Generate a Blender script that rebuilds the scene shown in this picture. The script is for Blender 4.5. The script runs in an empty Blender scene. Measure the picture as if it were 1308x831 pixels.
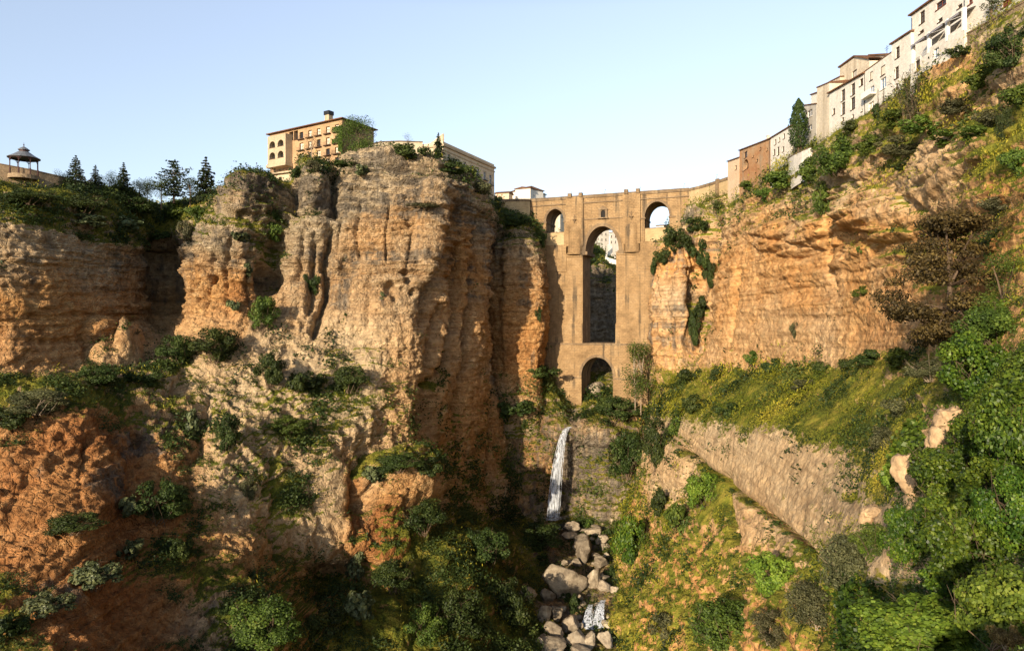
import bpy, bmesh, math, random
import numpy as np
from mathutils import Vector, Matrix
from mathutils.bvhtree import BVHTree

# ------------------------------------------------------------------ camera, sky, sun, exposure
SC = bpy.context.scene
COL = SC.collection
FPX, CX, CY = 872.0, 654.0, 415.5          # photo focal length and centre in photo pixels (24 mm lens)

cam_data = bpy.data.cameras.new("camera")
cam_data.lens = 24.0
cam_data.sensor_width = 36.0
cam_data.clip_start = 0.5
cam_data.clip_end = 20000.0
cam = bpy.data.objects.new("camera", cam_data)
COL.objects.link(cam)
cam.location = (0, 0, 0)
cam.rotation_euler = (math.radians(90), 0, 0)
SC.camera = cam

SUN_ELEV = math.radians(15.5)
SUN_AZ = math.atan2(-0.48, -0.877)            # measured from +Y towards +X
world = bpy.data.worlds.new("World")
SC.world = world
world.use_nodes = True
wn = world.node_tree
wn.nodes.clear()
w_out = wn.nodes.new("ShaderNodeOutputWorld")
w_bg = wn.nodes.new("ShaderNodeBackground")
w_sky = wn.nodes.new("ShaderNodeTexSky")
w_sky.sky_type = 'NISHITA'
w_sky.sun_disc = False
w_sky.sun_elevation = SUN_ELEV
w_sky.sun_rotation = SUN_AZ
w_sky.altitude = 700
w_sky.air_density = 1.0
w_sky.dust_density = 0.8
w_sky.ozone_density = 1.6
w_bg.inputs["Strength"].default_value = 0.15
# added ramp: bright band of sky in view, dimmed overhead to cut fill light
w_tc = wn.nodes.new("ShaderNodeTexCoord"); w_sep = wn.nodes.new("ShaderNodeSeparateXYZ")
wn.links.new(w_tc.outputs["Generated"], w_sep.inputs[0])
w_rmp = wn.nodes.new("ShaderNodeValToRGB"); wn.links.new(w_sep.outputs[2], w_rmp.inputs[0])
_e = w_rmp.color_ramp.elements
_e[0].position = 0.0; _e[0].color = (0.50, 0.495, 0.50, 1)
_e[1].position = 1.0; _e[1].color = (0.26, 0.26, 0.27, 1)
for _p, _c in ((0.2, (0.60, 0.595, 0.60)), (0.42, (0.74, 0.73, 0.74)), (0.66, (0.36, 0.36, 0.37))):
    _x = w_rmp.color_ramp.elements.new(_p); _x.color = (*_c, 1)
w_mul = wn.nodes.new("ShaderNodeMix"); w_mul.data_type = 'RGBA'; w_mul.blend_type = 'MULTIPLY'; w_mul.inputs[0].default_value = 1.0
w_hsv = wn.nodes.new("ShaderNodeHueSaturation"); w_hsv.inputs["Saturation"].default_value = 0.68; w_hsv.inputs["Value"].default_value = 1.44
wn.links.new(w_sky.outputs[0], w_hsv.inputs["Color"])
wn.links.new(w_hsv.outputs[0], w_mul.inputs[6]); wn.links.new(w_rmp.outputs[0], w_mul.inputs[7])
wn.links.new(w_mul.outputs[2], w_bg.inputs["Color"])
wn.links.new(w_bg.outputs[0], w_out.inputs["Surface"])

sun_data = bpy.data.lights.new("sun", 'SUN')
sun_data.energy = 4.1
sun_data.angle = math.radians(0.6)
sun_data.color = (1.0, 0.83, 0.61)
sun = bpy.data.objects.new("sun", sun_data)
COL.objects.link(sun)
_s = Vector((math.sin(SUN_AZ) * math.cos(SUN_ELEV), math.cos(SUN_AZ) * math.cos(SUN_ELEV), math.sin(SUN_ELEV)))
sun.rotation_euler = _s.to_track_quat('Z', 'Y').to_euler()
sun.location = _s * 500

SC.view_settings.view_transform = 'Standard'
SC.view_settings.look = 'None'
SC.view_settings.gamma = 1.0
SC.view_settings.exposure = 0.95
SC.render.engine = 'CYCLES'
SC.cycles.max_bounces = 5
SC.cycles.diffuse_bounces = 3
SC.cycles.transparent_max_bounces = 8
SC.cycles.use_denoising = True

# ------------------------------------------------------------------ helpers
def W(px, py, D):
    return Vector(((px - CX) / FPX * D, D, (CY - py) / FPX * D))

def proj(P):
    D = np.maximum(P[:, 1], 1.0)
    return CX + FPX * P[:, 0] / D, CY - FPX * P[:, 2] / D

def tag(o, label=None, cat=None, group=None, kind=None):
    if label: o["label"] = label
    if cat: o["category"] = cat
    if group: o["group"] = group
    if kind: o["kind"] = kind
    return o

def empty(name, loc=(0, 0, 0), rz=0.0):
    o = bpy.data.objects.new(name, None)
    COL.objects.link(o)
    o.location = loc
    o.rotation_euler = (0, 0, rz)
    o.empty_display_size = 0.5
    return o

def np_mesh(name, V, F, mat=None, parent=None, smooth=False, attrs=None):
    """V (n,3), F (m,k) all the same k"""
    V = np.asarray(V, dtype=np.float32); F = np.asarray(F, dtype=np.int32)
    me = bpy.data.meshes.new(name)
    k = F.shape[1]
    me.vertices.add(len(V)); me.vertices.foreach_set("co", V.ravel())
    me.loops.add(F.size); me.loops.foreach_set("vertex_index", F.ravel())
    me.polygons.add(len(F))
    me.polygons.foreach_set("loop_start", np.arange(0, F.size, k, dtype=np.int32))
    if smooth:
        me.polygons.foreach_set("use_smooth", np.ones(len(F), dtype=bool))
    if attrs:
        for nm, A in attrs.items():
            A = np.asarray(A, dtype=np.float32)
            at = me.attributes.new(nm, 'FLOAT_COLOR', 'POINT')
            at.data.foreach_set("color", A.ravel())
    me.update(calc_edges=True)
    if mat: me.materials.append(mat)
    o = bpy.data.objects.new(name, me)
    COL.objects.link(o)
    if parent: o.parent = parent
    return o

class MB:
    """collects simple solids into ONE mesh"""
    def __init__(self): self.v = []; self.f = []
    def quad(self, a, b, c, d):
        n = len(self.v); self.v += [tuple(a), tuple(b), tuple(c), tuple(d)]; self.f.append((n, n+1, n+2, n+3))
    def poly(self, pts):
        n = len(self.v); self.v += [tuple(p) for p in pts]; self.f.append(tuple(range(n, n+len(pts))))
    def box(self, x0, x1, y0, y1, z0, z1):
        n = len(self.v)
        self.v += [(x0,y0,z0),(x1,y0,z0),(x1,y1,z0),(x0,y1,z0),(x0,y0,z1),(x1,y0,z1),(x1,y1,z1),(x0,y1,z1)]
        for q in ((0,3,2,1),(4,5,6,7),(0,1,5,4),(1,2,6,5),(2,3,7,6),(3,0,4,7)):
            self.f.append(tuple(n+i for i in q))
    def prism(self, pts, z0, z1):
        """plan polygon pts, counter-clockwise, z0/z1 floats or lists"""
        n = len(self.v); k = len(pts)
        z0 = z0 if isinstance(z0, (list, tuple)) else [z0]*k
        z1 = z1 if isinstance(z1, (list, tuple)) else [z1]*k
        self.v += [(p[0], p[1], z) for p, z in zip(pts, z0)] + [(p[0], p[1], z) for p, z in zip(pts, z1)]
        self.f.append(tuple(n+i for i in reversed(range(k))))
        self.f.append(tuple(n+k+i for i in range(k)))
        for i in range(k):
            j = (i+1) % k
            self.f.append((n+i, n+j, n+k+j, n+k+i))
    def tube(self, a, b, r0, r1=None, seg=8, cap=True):
        a = Vector(a); b = Vector(b); r1 = r0 if r1 is None else r1
        d = (b-a)
        if d.length < 1e-6: return
        q = d.to_track_quat('Z', 'Y'); n = len(self.v)
        for c, r in ((a, r0), (b, r1)):
            for i in range(seg):
                t = 2*math.pi*i/seg
                self.v.append(tuple(c + q @ Vector((r*math.cos(t), r*math.sin(t), 0))))
        for i in range(seg):
            j = (i+1) % seg
            self.f.append((n+i, n+j, n+seg+j, n+seg+i))
        if cap:
            self.f.append(tuple(n+i for i in reversed(range(seg)))); self.f.append(tuple(n+seg+i for i in range(seg)))
    def lathe(self, prof, c=(0,0,0), seg=16, a0=0.0, a1=2*math.pi):
        """prof list of (r,z)"""
        n = len(self.v); full = abs(a1-a0-2*math.pi) < 1e-6
        m = seg if full else seg+1
        for r, z in prof:
            for i in range(m):
                t = a0+(a1-a0)*i/seg
                self.v.append((c[0]+r*math.cos(t), c[1]+r*math.sin(t), c[2]+z))
        for k in range(len(prof)-1):
            for i in range(seg):
                j = (i+1) % m
                self.f.append((n+k*m+i, n+k*m+j, n+(k+1)*m+j, n+(k+1)*m+i))
    def build(self, name, mat=None, parent=None, smooth=False):
        me = bpy.data.meshes.new(name)
        me.from_pydata(self.v, [], self.f); me.update()
        if mat: me.materials.append(mat)
        if smooth:
            me.polygons.foreach_set("use_smooth", [True]*len(me.polygons))
        o = bpy.data.objects.new(name, me); COL.objects.link(o)
        if parent: o.parent = parent
        return o

def copy_tree(o, parent=None):
    c = o.copy(); COL.objects.link(c); c.parent = parent
    for ch in list(o.children): copy_tree(ch, c)
    return c

# ------------------------------------------------------------------ noise in numpy
_rng = np.random.default_rng(7)
_TAB = _rng.random((64, 64, 64), dtype=np.float32) * 2 - 1
_TABF = _TAB.ravel()
def vnoise(P, sx, sy=None, sz=None, off=0.0):
    """smooth value noise, P (n,3), feature sizes in metres"""
    sy = sx if sy is None else sy; sz = sx if sz is None else sz
    q = P / np.array([sx, sy, sz], dtype=np.float32) + np.array([off*1.7+13.3, off*2.9+5.1, off*0.7+29.7], dtype=np.float32)
    i = np.floor(q).astype(np.int32); f = (q - i).astype(np.float32)
    f = f*f*f*(f*(f*6-15)+10)
    i0 = i & 63; i1 = (i+1) & 63
    x0, y0, z0 = i0[:,0]*4096, i0[:,1]*64, i0[:,2]
    x1, y1, z1 = i1[:,0]*4096, i1[:,1]*64, i1[:,2]
    fx, fy, fz = f[:,0], f[:,1], f[:,2]
    def L(a, b, t): return a + (b-a)*t
    T = _TABF
    a = L(L(T[x0+y0+z0], T[x1+y0+z0], fx), L(T[x0+y1+z0], T[x1+y1+z0], fx), fy)
    b = L(L(T[x0+y0+z1], T[x1+y0+z1], fx), L(T[x0+y1+z1], T[x1+y1+z1], fx), fy)
    return L(a, b, fz)
def fbm(P, s, octaves=4, gain=0.5, sz=None, off=0.0):
    r = np.zeros(len(P), dtype=np.float32); a = 1.0; k = 1.0
    for o in range(octaves):
        r += a * vnoise(P, s/k, s/k, (sz or s)/k, off+o*3.7); a *= gain; k *= 2.03
    return r
def ridged(P, s, octaves=3, gain=0.5, sz=None, off=0.0):
    r = np.zeros(len(P), dtype=np.float32); a = 1.0; k = 1.0
    for o in range(octaves):
        n = 1 - np.abs(vnoise(P, s/k, s/k, (sz or s)/k, off+o*5.3))*2.0
        r += a * n; a *= gain; k *= 2.1
    return r
def cells(P, sx, sy, sz, seed=0):
    """random value per irregular block (nearest jittered lattice point)"""
    q = P/np.array([sx, sy, sz], dtype=np.float32)+seed*7.31+100
    i = np.floor(q).astype(np.int32); f = (q-i).astype(np.float32)
    best = np.full(len(P), 9e9, dtype=np.float32); val = np.zeros(len(P), dtype=np.float32)
    for dx in (-1, 0, 1):
        for dy in (-1, 0, 1):
            for dz in (-1, 0, 1):
                a, b, c = (i[:, 0]+dx) & 63, (i[:, 1]+dy) & 63, (i[:, 2]+dz) & 63
                h = a*4096+b*64+c
                jx = _TABF[h]*.45+.5; jy = _TABF[(h+77777) % 262144]*.45+.5; jz = _TABF[(h+33333) % 262144]*.45+.5
                d = (dx+jx-f[:, 0])**2+(dy+jy-f[:, 1])**2+(dz+jz-f[:, 2])**2
                u = d < best
                best[u] = d[u]; val[u] = _TABF[(h+155555) % 262144][u]
    return val
def sstep(a, b, x):
    t = np.clip((x-a)/(b-a), 0, 1); return t*t*(3-2*t)

# ------------------------------------------------------------------ materials
def new_mat(name):
    m = bpy.data.materials.new(name); m.use_nodes = True
    nt = m.node_tree; nt.nodes.clear()
    out = nt.nodes.new("ShaderNodeOutputMaterial")
    b = nt.nodes.new("ShaderNodeBsdfPrincipled")
    nt.links.new(b.outputs[0], out.inputs["Surface"])
    return m, nt, b
def N(nt, t, **kw):
    n = nt.nodes.new(t)
    for k, v in kw.items():
        if k.startswith("i_"):
            key = k[2:]
            n.inputs[int(key) if key.isdigit() else key.replace("_", " ")].default_value = v
        else: setattr(n, k, v)
    return n
def noise_node(nt, scale, detail=4, rough=0.55, coord=None, dist=0.0):
    n = N(nt, "ShaderNodeTexNoise")
    n.inputs["Scale"].default_value = scale; n.inputs["Detail"].default_value = detail
    n.inputs["Roughness"].default_value = rough; n.inputs["Distortion"].default_value = dist
    if coord is not None: nt.links.new(coord, n.inputs["Vector"])
    return n
def ramp(nt, fac, stops):
    r = N(nt, "ShaderNodeValToRGB")
    el = r.color_ramp.elements
    while len(el) < len(stops): el.new(0.5)
    for e, (p, c) in zip(el, stops):
        e.position = p; e.color = c if len(c) == 4 else (*c, 1)
    nt.links.new(fac, r.inputs[0]); return r
def mix(nt, fac, a, b, blend='MIX'):
    m = N(nt, "ShaderNodeMix", data_type='RGBA', blend_type=blend)
    for s, v in ((0, fac), (6, a), (7, b)):
        if hasattr(v, "is_output") or hasattr(v, "links"): nt.links.new(v, m.inputs[s])
        else: m.inputs[s].default_value = v if s == 0 else ((*v, 1) if len(v) == 3 else v)
    return m.outputs[2]
def math_n(nt, op, a, b=None, clamp=False):
    m = N(nt, "ShaderNodeMath", operation=op, use_clamp=clamp)
    for s, v in ((0, a), (1, b)):
        if v is None: continue
        if hasattr(v, "is_output"): nt.links.new(v, m.inputs[s])
        else: m.inputs[s].default_value = v
    return m.outputs[0]
def simple_mat(name, col, rough=0.8, var=0.15, scale=1.5, bump=0.0, metallic=0.0):
    m, nt, b = new_mat(name)
    tc = N(nt, "ShaderNodeTexCoord")
    n = noise_node(nt, scale, 4, 0.6, tc.outputs["Object"])
    lo = tuple(c*(1-var) for c in col); hi = tuple(min(1, c*(1+var)) for c in col)
    r = ramp(nt, n.outputs["Fac"], [(0.3, lo), (0.7, hi)])
    nt.links.new(r.outputs[0], b.inputs["Base Color"])
    b.inputs["Roughness"].default_value = rough; b.inputs["Metallic"].default_value = metallic
    b.inputs["Specular IOR Level"].default_value = 0.25
    if bump > 0:
        bp = N(nt, "ShaderNodeBump"); bp.inputs["Strength"].default_value = bump; bp.inputs["Distance"].default_value = 0.1
        nt.links.new(n.outputs["Fac"], bp.inputs["Height"]); nt.links.new(bp.outputs[0], b.inputs["Normal"])
    return m
# ------------------------------------------------------------------ rock material
def rock_material(name="weathered_sandstone", bump=0.95, crack=3.0):
    m, nt, b = new_mat(name)
    geo = N(nt, "ShaderNodeNewGeometry"); P = geo.outputs["Position"]
    at = N(nt, "ShaderNodeAttribute", attribute_name="rock")
    sep = N(nt, "ShaderNodeSeparateColor"); nt.links.new(at.outputs["Color"], sep.inputs[0])
    ORG, GRS, GRY = sep.outputs[0], sep.outputs[1], sep.outputs[2]
    PALE = at.outputs["Alpha"]
    n1 = noise_node(nt, 0.06, 5, 0.6, P); n2 = noise_node(nt, 0.45, 6, 0.65, P); n3 = noise_node(nt, 2.2, 4, 0.7, P)
    # horizontal beds and vertical run-off streaks, both properties of the stone
    mp = N(nt, "ShaderNodeMapping"); mp.inputs["Scale"].default_value = (0.03, 0.03, 0.9); nt.links.new(P, mp.inputs[0])
    beds = noise_node(nt, 1.0, 5, 0.6, mp.outputs[0], 0.4)
    mp2 = N(nt, "ShaderNodeMapping"); mp2.inputs["Scale"].default_value = (0.35, 0.35, 0.035); nt.links.new(P, mp2.inputs[0])
    strk = noise_node(nt, 1.0, 5, 0.6, mp2.outputs[0], 0.3)
    tan = ramp(nt, n2.outputs["Fac"], [(0.28, (0.23, 0.172, 0.105)), (0.5, (0.40, 0.315, 0.205)), (0.72, (0.54, 0.445, 0.31))])
    org = ramp(nt, n2.outputs["Fac"], [(0.28, (0.31, 0.145, 0.048)), (0.5, (0.47, 0.255, 0.098)), (0.74, (0.58, 0.37, 0.165))])
    red = ramp(nt, n2.outputs["Fac"], [(0.28, (0.16, 0.062, 0.022)), (0.5, (0.33, 0.135, 0.047)), (0.74, (0.44, 0.21, 0.085))])
    gry = ramp(nt, n2.outputs["Fac"], [(0.3, (0.060, 0.050, 0.040)), (0.5, (0.125, 0.107, 0.085)), (0.72, (0.24, 0.207, 0.165))])
    pal = ramp(nt, n2.outputs["Fac"], [(0.25, (0.35, 0.262, 0.158)), (0.5, (0.43, 0.328, 0.202)), (0.76, (0.50, 0.39, 0.248))])
    gno = noise_node(nt, 0.22, 6, 0.7, P)
    grs = ramp(nt, gno.outputs["Fac"], [(0.30, (0.035, 0.050, 0.008)), (0.46, (0.125, 0.135, 0.017)), (0.6, (0.24, 0.20, 0.032)), (0.8, (0.30, 0.20, 0.075))])
    # 0..0.5 tan -> orange ; 0.5..1 orange -> red clay
    o1 = math_n(nt, 'MULTIPLY', ORG, 2.0, True)
    o2 = math_n(nt, 'MULTIPLY', math_n(nt, 'SUBTRACT', ORG, 0.5), 2.0, True)
    col = mix(nt, o1, tan.outputs[0], org.outputs[0])
    col = mix(nt, o2, col, red.outputs[0])
    p1 = math_n(nt, 'SUBTRACT', 1.0, PALE, True)
    col = mix(nt, p1, col, pal.outputs[0])
    # bed tint
    bt = ramp(nt, beds.outputs["Fac"], [(0.36, (0.62, 0.56, 0.50)), (0.5, (1, 1, 1)), (0.66, (1.18, 1.12, 1.02))])
    col = mix(nt, 0.55, col, bt.outputs[0], 'MULTIPLY')
    # grey weathering and painted shade: mask + streaks + blotches
    g = math_n(nt, 'ADD', GRY, math_n(nt, 'MULTIPLY', math_n(nt, 'SUBTRACT', strk.outputs["Fac"], 0.5), math_n(nt, 'SUBTRACT', 2.0, math_n(nt, 'MULTIPLY', p1, 1.8))))
    g = math_n(nt, 'ADD', g, math_n(nt, 'MULTIPLY', math_n(nt, 'SUBTRACT', n1.outputs["Fac"], 0.5), 0.8))
    gm = N(nt, "ShaderNodeMapRange", interpolation_type='SMOOTHSTEP'); nt.links.new(g, gm.inputs[0])
    gm.inputs[1].default_value = 0.35; gm.inputs[2].default_value = 0.9; gm.inputs[4].default_value = 0.85
    col = mix(nt, gm.outputs[0], col, gry.outputs[0])
    # pebbles of the conglomerate: each its own tone
    vo = N(nt, "ShaderNodeTexVoronoi", feature='F1'); vo.inputs["Scale"].default_value = 1.15; nt.links.new(P, vo.inputs["Vector"])
    vsep = N(nt, "ShaderNodeSeparateColor"); nt.links.new(vo.outputs["Color"], vsep.inputs[0])
    pt = ramp(nt, vsep.outputs[0], [(0.0, (0.72, 0.70, 0.68)), (0.5, (1, 1, 1)), (1.0, (1.25, 1.22, 1.18))])
    col = mix(nt, 0.6, col, pt.outputs[0], 'MULTIPLY')
    # plants on the ledges
    gg = math_n(nt, 'ADD', GRS, math_n(nt, 'MULTIPLY', math_n(nt, 'SUBTRACT', n2.outputs["Fac"], 0.5), 0.8))
    gg = math_n(nt, 'ADD', gg, math_n(nt, 'MULTIPLY', math_n(nt, 'SUBTRACT', n3.outputs["Fac"], 0.5), 1.1))
    gmm = N(nt, "ShaderNodeMapRange", interpolation_type='SMOOTHSTEP'); nt.links.new(gg, gmm.inputs[0])
    gmm.inputs[1].default_value = 0.40; gmm.inputs[2].default_value = 0.62
    col = mix(nt, gmm.outputs[0], col, grs.outputs[0])
    nt.links.new(col, b.inputs["Base Color"])
    b.inputs["Roughness"].default_value = 0.95; b.inputs["Specular IOR Level"].default_value = 0.12
    # bump
    h = math_n(nt, 'ADD', math_n(nt, 'MULTIPLY', n2.outputs["Fac"], 1.6), math_n(nt, 'MULTIPLY', n3.outputs["Fac"], 0.5))
    h = math_n(nt, 'ADD', h, math_n(nt, 'MULTIPLY', beds.outputs["Fac"], 1.2))
    h = math_n(nt, 'ADD', h, math_n(nt, 'MULTIPLY', vo.outputs["Distance"], -0.5))
    ve = N(nt, "ShaderNodeTexVoronoi", feature='DISTANCE_TO_EDGE'); ve.inputs["Scale"].default_value = 0.55; nt.links.new(mix(nt, 0.12, P, n2.outputs["Color"]), ve.inputs["Vector"])
    h = math_n(nt, 'ADD', h, math_n(nt, 'MULTIPLY', math_n(nt, 'MINIMUM', ve.outputs["Distance"], 0.09), crack))
    bp = N(nt, "ShaderNodeBump"); bp.inputs["Strength"].default_value = 0.9; bp.inputs["Distance"].default_value = 1.3
    nt.links.new(math_n(nt, 'SUBTRACT', bump, math_n(nt, 'MULTIPLY', p1, bump*0.5)), bp.inputs["Strength"])
    nt.links.new(h, bp.inputs["Height"]); nt.links.new(bp.outputs[0], b.inputs["Normal"])
    return m
M_ROCK = rock_material()
M_ROCK_R = rock_material("golden_sandstone", 0.5, 0.8)

# ------------------------------------------------------------------ terrain sheets from control cages
def catmull(A, t):
    """A (n, ...) control values, t (m,) parameter in 0..n-1"""
    n = len(A)
    i = np.clip(np.floor(t).astype(int), 0, n-2); f = (t-i).reshape((-1,)+(1,)*(A.ndim-1)).astype(np.float32)
    p0 = A[np.clip(i-1, 0, n-1)]; p1 = A[i]; p2 = A[i+1]; p3 = A[np.clip(i+2, 0, n-1)]
    k = 0.36
    m1 = (p2-p0)*k; m2 = (p3-p1)*k
    f2 = f*f; f3 = f2*f
    return (2*f3-3*f2+1)*p1 + (f3-2*f2+f)*m1 + (-2*f3+3*f2)*p2 + (f3-f2)*m2

def seg_dist(px, py, line):
    """distance in photo pixels to a polyline, and the running fraction along it"""
    best = np.full(len(px), 1e9, dtype=np.float32); frac = np.zeros(len(px), dtype=np.float32)
    n = len(line)-1
    for k in range(n):
        (ax, ay), (bx, by) = line[k], line[k+1]
        dx, dy = bx-ax, by-ay
        t = np.clip(((px-ax)*dx+(py-ay)*dy)/(dx*dx+dy*dy), 0, 1)
        d = np.hypot(px-(ax+t*dx), py-(ay+t*dy))
        u = d < best
        best[u] = d[u]; frac[u] = (k+t[u])/n
    return best, frac

SHEETS = []
def wc(X, Y, Z): return (CX+FPX*X/Y, CY-FPX*Z/Y, Y)       # a world point in the cages' own terms
def sheet(name, cols, rows, step, feats=(), paint=(), amp=1.0, seed=0.0, flip=False, maxn=46):
    """cols: list of columns of (px,py,D); rows: per row dict of controls rough, strata, org, grs, gry, pale"""
    P = np.array([[tuple(W(*q)) for q in c] for c in cols], dtype=np.float32)      # (C,R,3)
    C, R = P.shape[:2]
    def param(n, dist):
        t = []
        for k in range(n-1):
            m = int(np.clip(math.ceil(dist[k]/step), 2, maxn))
            t += list(k+np.arange(m)/m)
        return np.array(t+[n-1.0])
    dc = np.linalg.norm(P[1:]-P[:-1], axis=2)
    dr = np.linalg.norm(P[:, 1:]-P[:, :-1], axis=2)
    tc = param(C, np.percentile(dc, 65, axis=1)); tr = param(R, np.percentile(dr, 65, axis=0)*1.55)
    G = catmull(P, tc)                         # (m,R,3)
    G = catmull(np.swapaxes(G, 0, 1), tr)      # (k,m,3)
    k, mm = G.shape[:2]
    ctl = np.array([[r.get(q, 0.0) for q in ("rough", "strata", "org", "grs", "gry", "pale")] for r in rows], dtype=np.float32)
    i = np.clip(np.floor(tr).astype(int), 0, R-2); f = (tr-i)[:, None]
    ct = ctl[i]*(1-f)+ctl[i+1]*f               # linear (k,6)
    ct = np.repeat(ct[:, None, :], mm, axis=1).reshape(-1, 6)
    du = np.gradient(G, axis=1); dv = np.gradient(G, axis=0)
    Nn = np.cross(du, dv); Nn /= (np.linalg.norm(Nn, axis=2, keepdims=True)+1e-9)
    if not flip: Nn = -Nn
    Q = G.reshape(-1, 3).astype(np.float32); Nn = Nn.reshape(-1, 3).astype(np.float32)
    px, py = proj(Q)
    rough, strata, org, grs, gry, pale = [ct[:, j].copy() for j in range(6)]
    # local material and roughness patches
    warp = 14*fbm(Q, 14, 3, off=seed+60)
    for p in paint:
        ch, cx, cy, rx, ry, val = p[:6]
        soft = p[6] if len(p) > 6 else 0.55
        d = np.sqrt(((px+warp*0.8-cx)/rx)**2+((py+warp*0.8-cy)/ry)**2)
        w = 1-sstep(1-soft, 1+soft*0.6, d)
        tgt = {"rough": rough, "strata": strata, "org": org, "grs": grs, "gry": gry, "pale": pale}[ch]
        tgt += (val-tgt)*w
    # displacement
    big = fbm(Q, 26, 3, off=seed)*2.2
    flute = (ridged(Q, 9, 3, 0.5, sz=30, off=seed+9)-0.9)*1.0
    lump = fbm(Q, 5.0, 4, 0.55, off=seed+20)*0.7
    fine = fbm(Q, 1.3, 3, 0.6, off=seed+30)*0.30
    blocks = (np.abs(fbm(Q, 3.2, 3, 0.5, sz=4.5, off=seed+44))*-1.5+0.5)*0.9
    Wq = Q+np.stack([fbm(Q, 6, 2, off=seed+k)*1.4 for k in (61, 62, 63)], axis=1)
    c1 = cells(Wq, 7.5, 7.5, 3.6, seed); c2 = cells(Wq, 3.0, 3.0, 1.5, seed+3); c3 = cells(Q, 1.5, 1.5, 1.1, seed+5)
    d = rough*(big+flute+lump+blocks+c1*1.15+c2*0.62)*amp+(fine+c3*0.2)*np.clip(rough+0.35, 0, 1.2)
    # slanting ribs of the red clay
    sp, st_ = -Q[:, 0]*0.66+Q[:, 2]*0.75, Q[:, 0]*0.75+Q[:, 2]*0.66
    R3 = np.stack([sp, st_, Q[:, 1]*0.3], axis=1).astype(np.float32)
    redm = sstep(0.62, 0.85, org)*sstep(0.3, 0.0, grs-0.25)
    d += redm*(ridged(R3, 2.6, 3, 0.5, sz=6, off=seed+33)-.9)*0.4+redm*(np.abs(vnoise(R3, 1.6, 9, 4, off=seed+35))*-1.6+.5)*0.5
    # bedding ledges
    zz = Q[:, 2]+2.6*vnoise(Q, 40, off=seed+2)+0.9*vnoise(Q, 9, off=seed+3)+0.05*Q[:, 0]
    Z3 = np.stack([zz*0+seed, Q[:, 0]*0.02+Q[:, 1]*0.02, zz], axis=1).astype(np.float32)
    s1 = vnoise(Z3, 8, 8, 3.1, off=3); s2 = vnoise(Z3, 4, 4, 1.15, off=8)
    s1 = np.tanh(s1*4.5); s2 = np.tanh(s2*4)
    brk = sstep(-0.5, 0.35, vnoise(Q, 12, 12, 6, off=seed+5))
    s3 = np.tanh(vnoise(Z3, 2.5, 2.5, 0.55, off=15)*4)
    Bq = np.stack([Q[:, 0]+3*vnoise(Q, 7, off=seed+91), Q[:, 1], zz], axis=1).astype(np.float32)
    b1 = cells(Bq, 20, 20, 2.9, seed+11); b2 = cells(Bq, 9, 9, 1.25, seed+12)
    groove = np.exp(-(vnoise(Z3, 6, 6, 1.9, off=23)/0.07)**2)
    d += strata*((s1*0.75+s2*0.45+s3*0.25)*(0.35+0.65*brk)+b1*0.95+b2*0.5-groove*0.75)
    # authored clefts, bulges, holes
    for ft in feats:
        if ft[0] == "cleft":
            _, line, wpx, dep = ft
            wob = (5.0*vnoise(Q, 9, off=seed+12)+2.5*vnoise(Q, 3, off=seed+13))*min(1.0, (wpx/5.0)**2)
            ds, fr = seg_dist(px+wob, py, line)
            prof = np.exp(-(ds/(wpx*0.92))**1.15)*np.clip(np.minimum(fr, 1-fr)*8+0.25, 0, 1)
            d -= dep*prof
        elif ft[0] == "bulge":
            _, cx, cy, rx, ry, a = ft
            wob = 4.0*vnoise(Q, 8, off=seed+15)
            r2 = ((px+wob-cx)/rx)**2+((py+wob-cy)/ry)**2
            d += a*np.sqrt(np.clip(1-r2, 0, 1))
        elif ft[0] == "hole":
            _, cx, cy, r, dep = ft
            wob = 1.2*vnoise(Q, 2.5, off=seed+16)
            r2 = ((px+wob-cx)/r)**2+((py+wob-cy)/(r*1.1))**2
            d -= dep*sstep(1.3, 0.5, np.sqrt(r2))
    Q2 = Q+Nn*d[:, None]
    # steepness-aware plants: flat spots carry more, overhangs none
    Gd = Q2.reshape(k, mm, 3)
    n2 = np.cross(np.gradient(Gd, axis=1), np.gradient(Gd, axis=0)); n2 /= (np.linalg.norm(n2, axis=2, keepdims=True)+1e-9)
    if not flip: n2 = -n2
    nz = n2[:, :, 2].ravel()
    grs = grs+np.clip(nz-0.35, -0.6, 0.5)*0.9*(grs > 0.02)+0.25*fbm(Q, 11, 3, off=seed+71)*(grs > 0.05)
    org = org+0.16*fbm(Q, 16, 3, off=seed+80)
    gry = gry+0.15*fbm(Q, 10, 3, off=seed+90)+(-0.15*s1-0.10*s2+0.16*b1+0.14*b2+0.25*groove)*strata  # recessed beds and grooves greyed in place of ledge shadow; bed tints vary too
    A = np.stack([np.clip(org, 0, 1), np.clip(grs, 0, 1), np.clip(gry, 0, 1), 1-np.clip(pale, 0, 1)], axis=1)
    idx = np.arange(k*mm).reshape(k, mm)
    F = np.stack([idx[:-1, :-1].ravel(), idx[1:, :-1].ravel(), idx[1:, 1:].ravel(), idx[:-1, 1:].ravel()], axis=1)
    if not flip: F = F[:, ::-1]
    o = np_mesh(name, Q2, F, M_ROCK_R if name == "right_cliff" else M_ROCK, smooth=True, attrs={"rock": A})
    o["kind"] = "structure"
    SHEETS.append(dict(name=name, V=Q2, F=F, N=n2.reshape(-1, 3), A=A, k=k, m=mm, obj=o))
    return o

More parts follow.
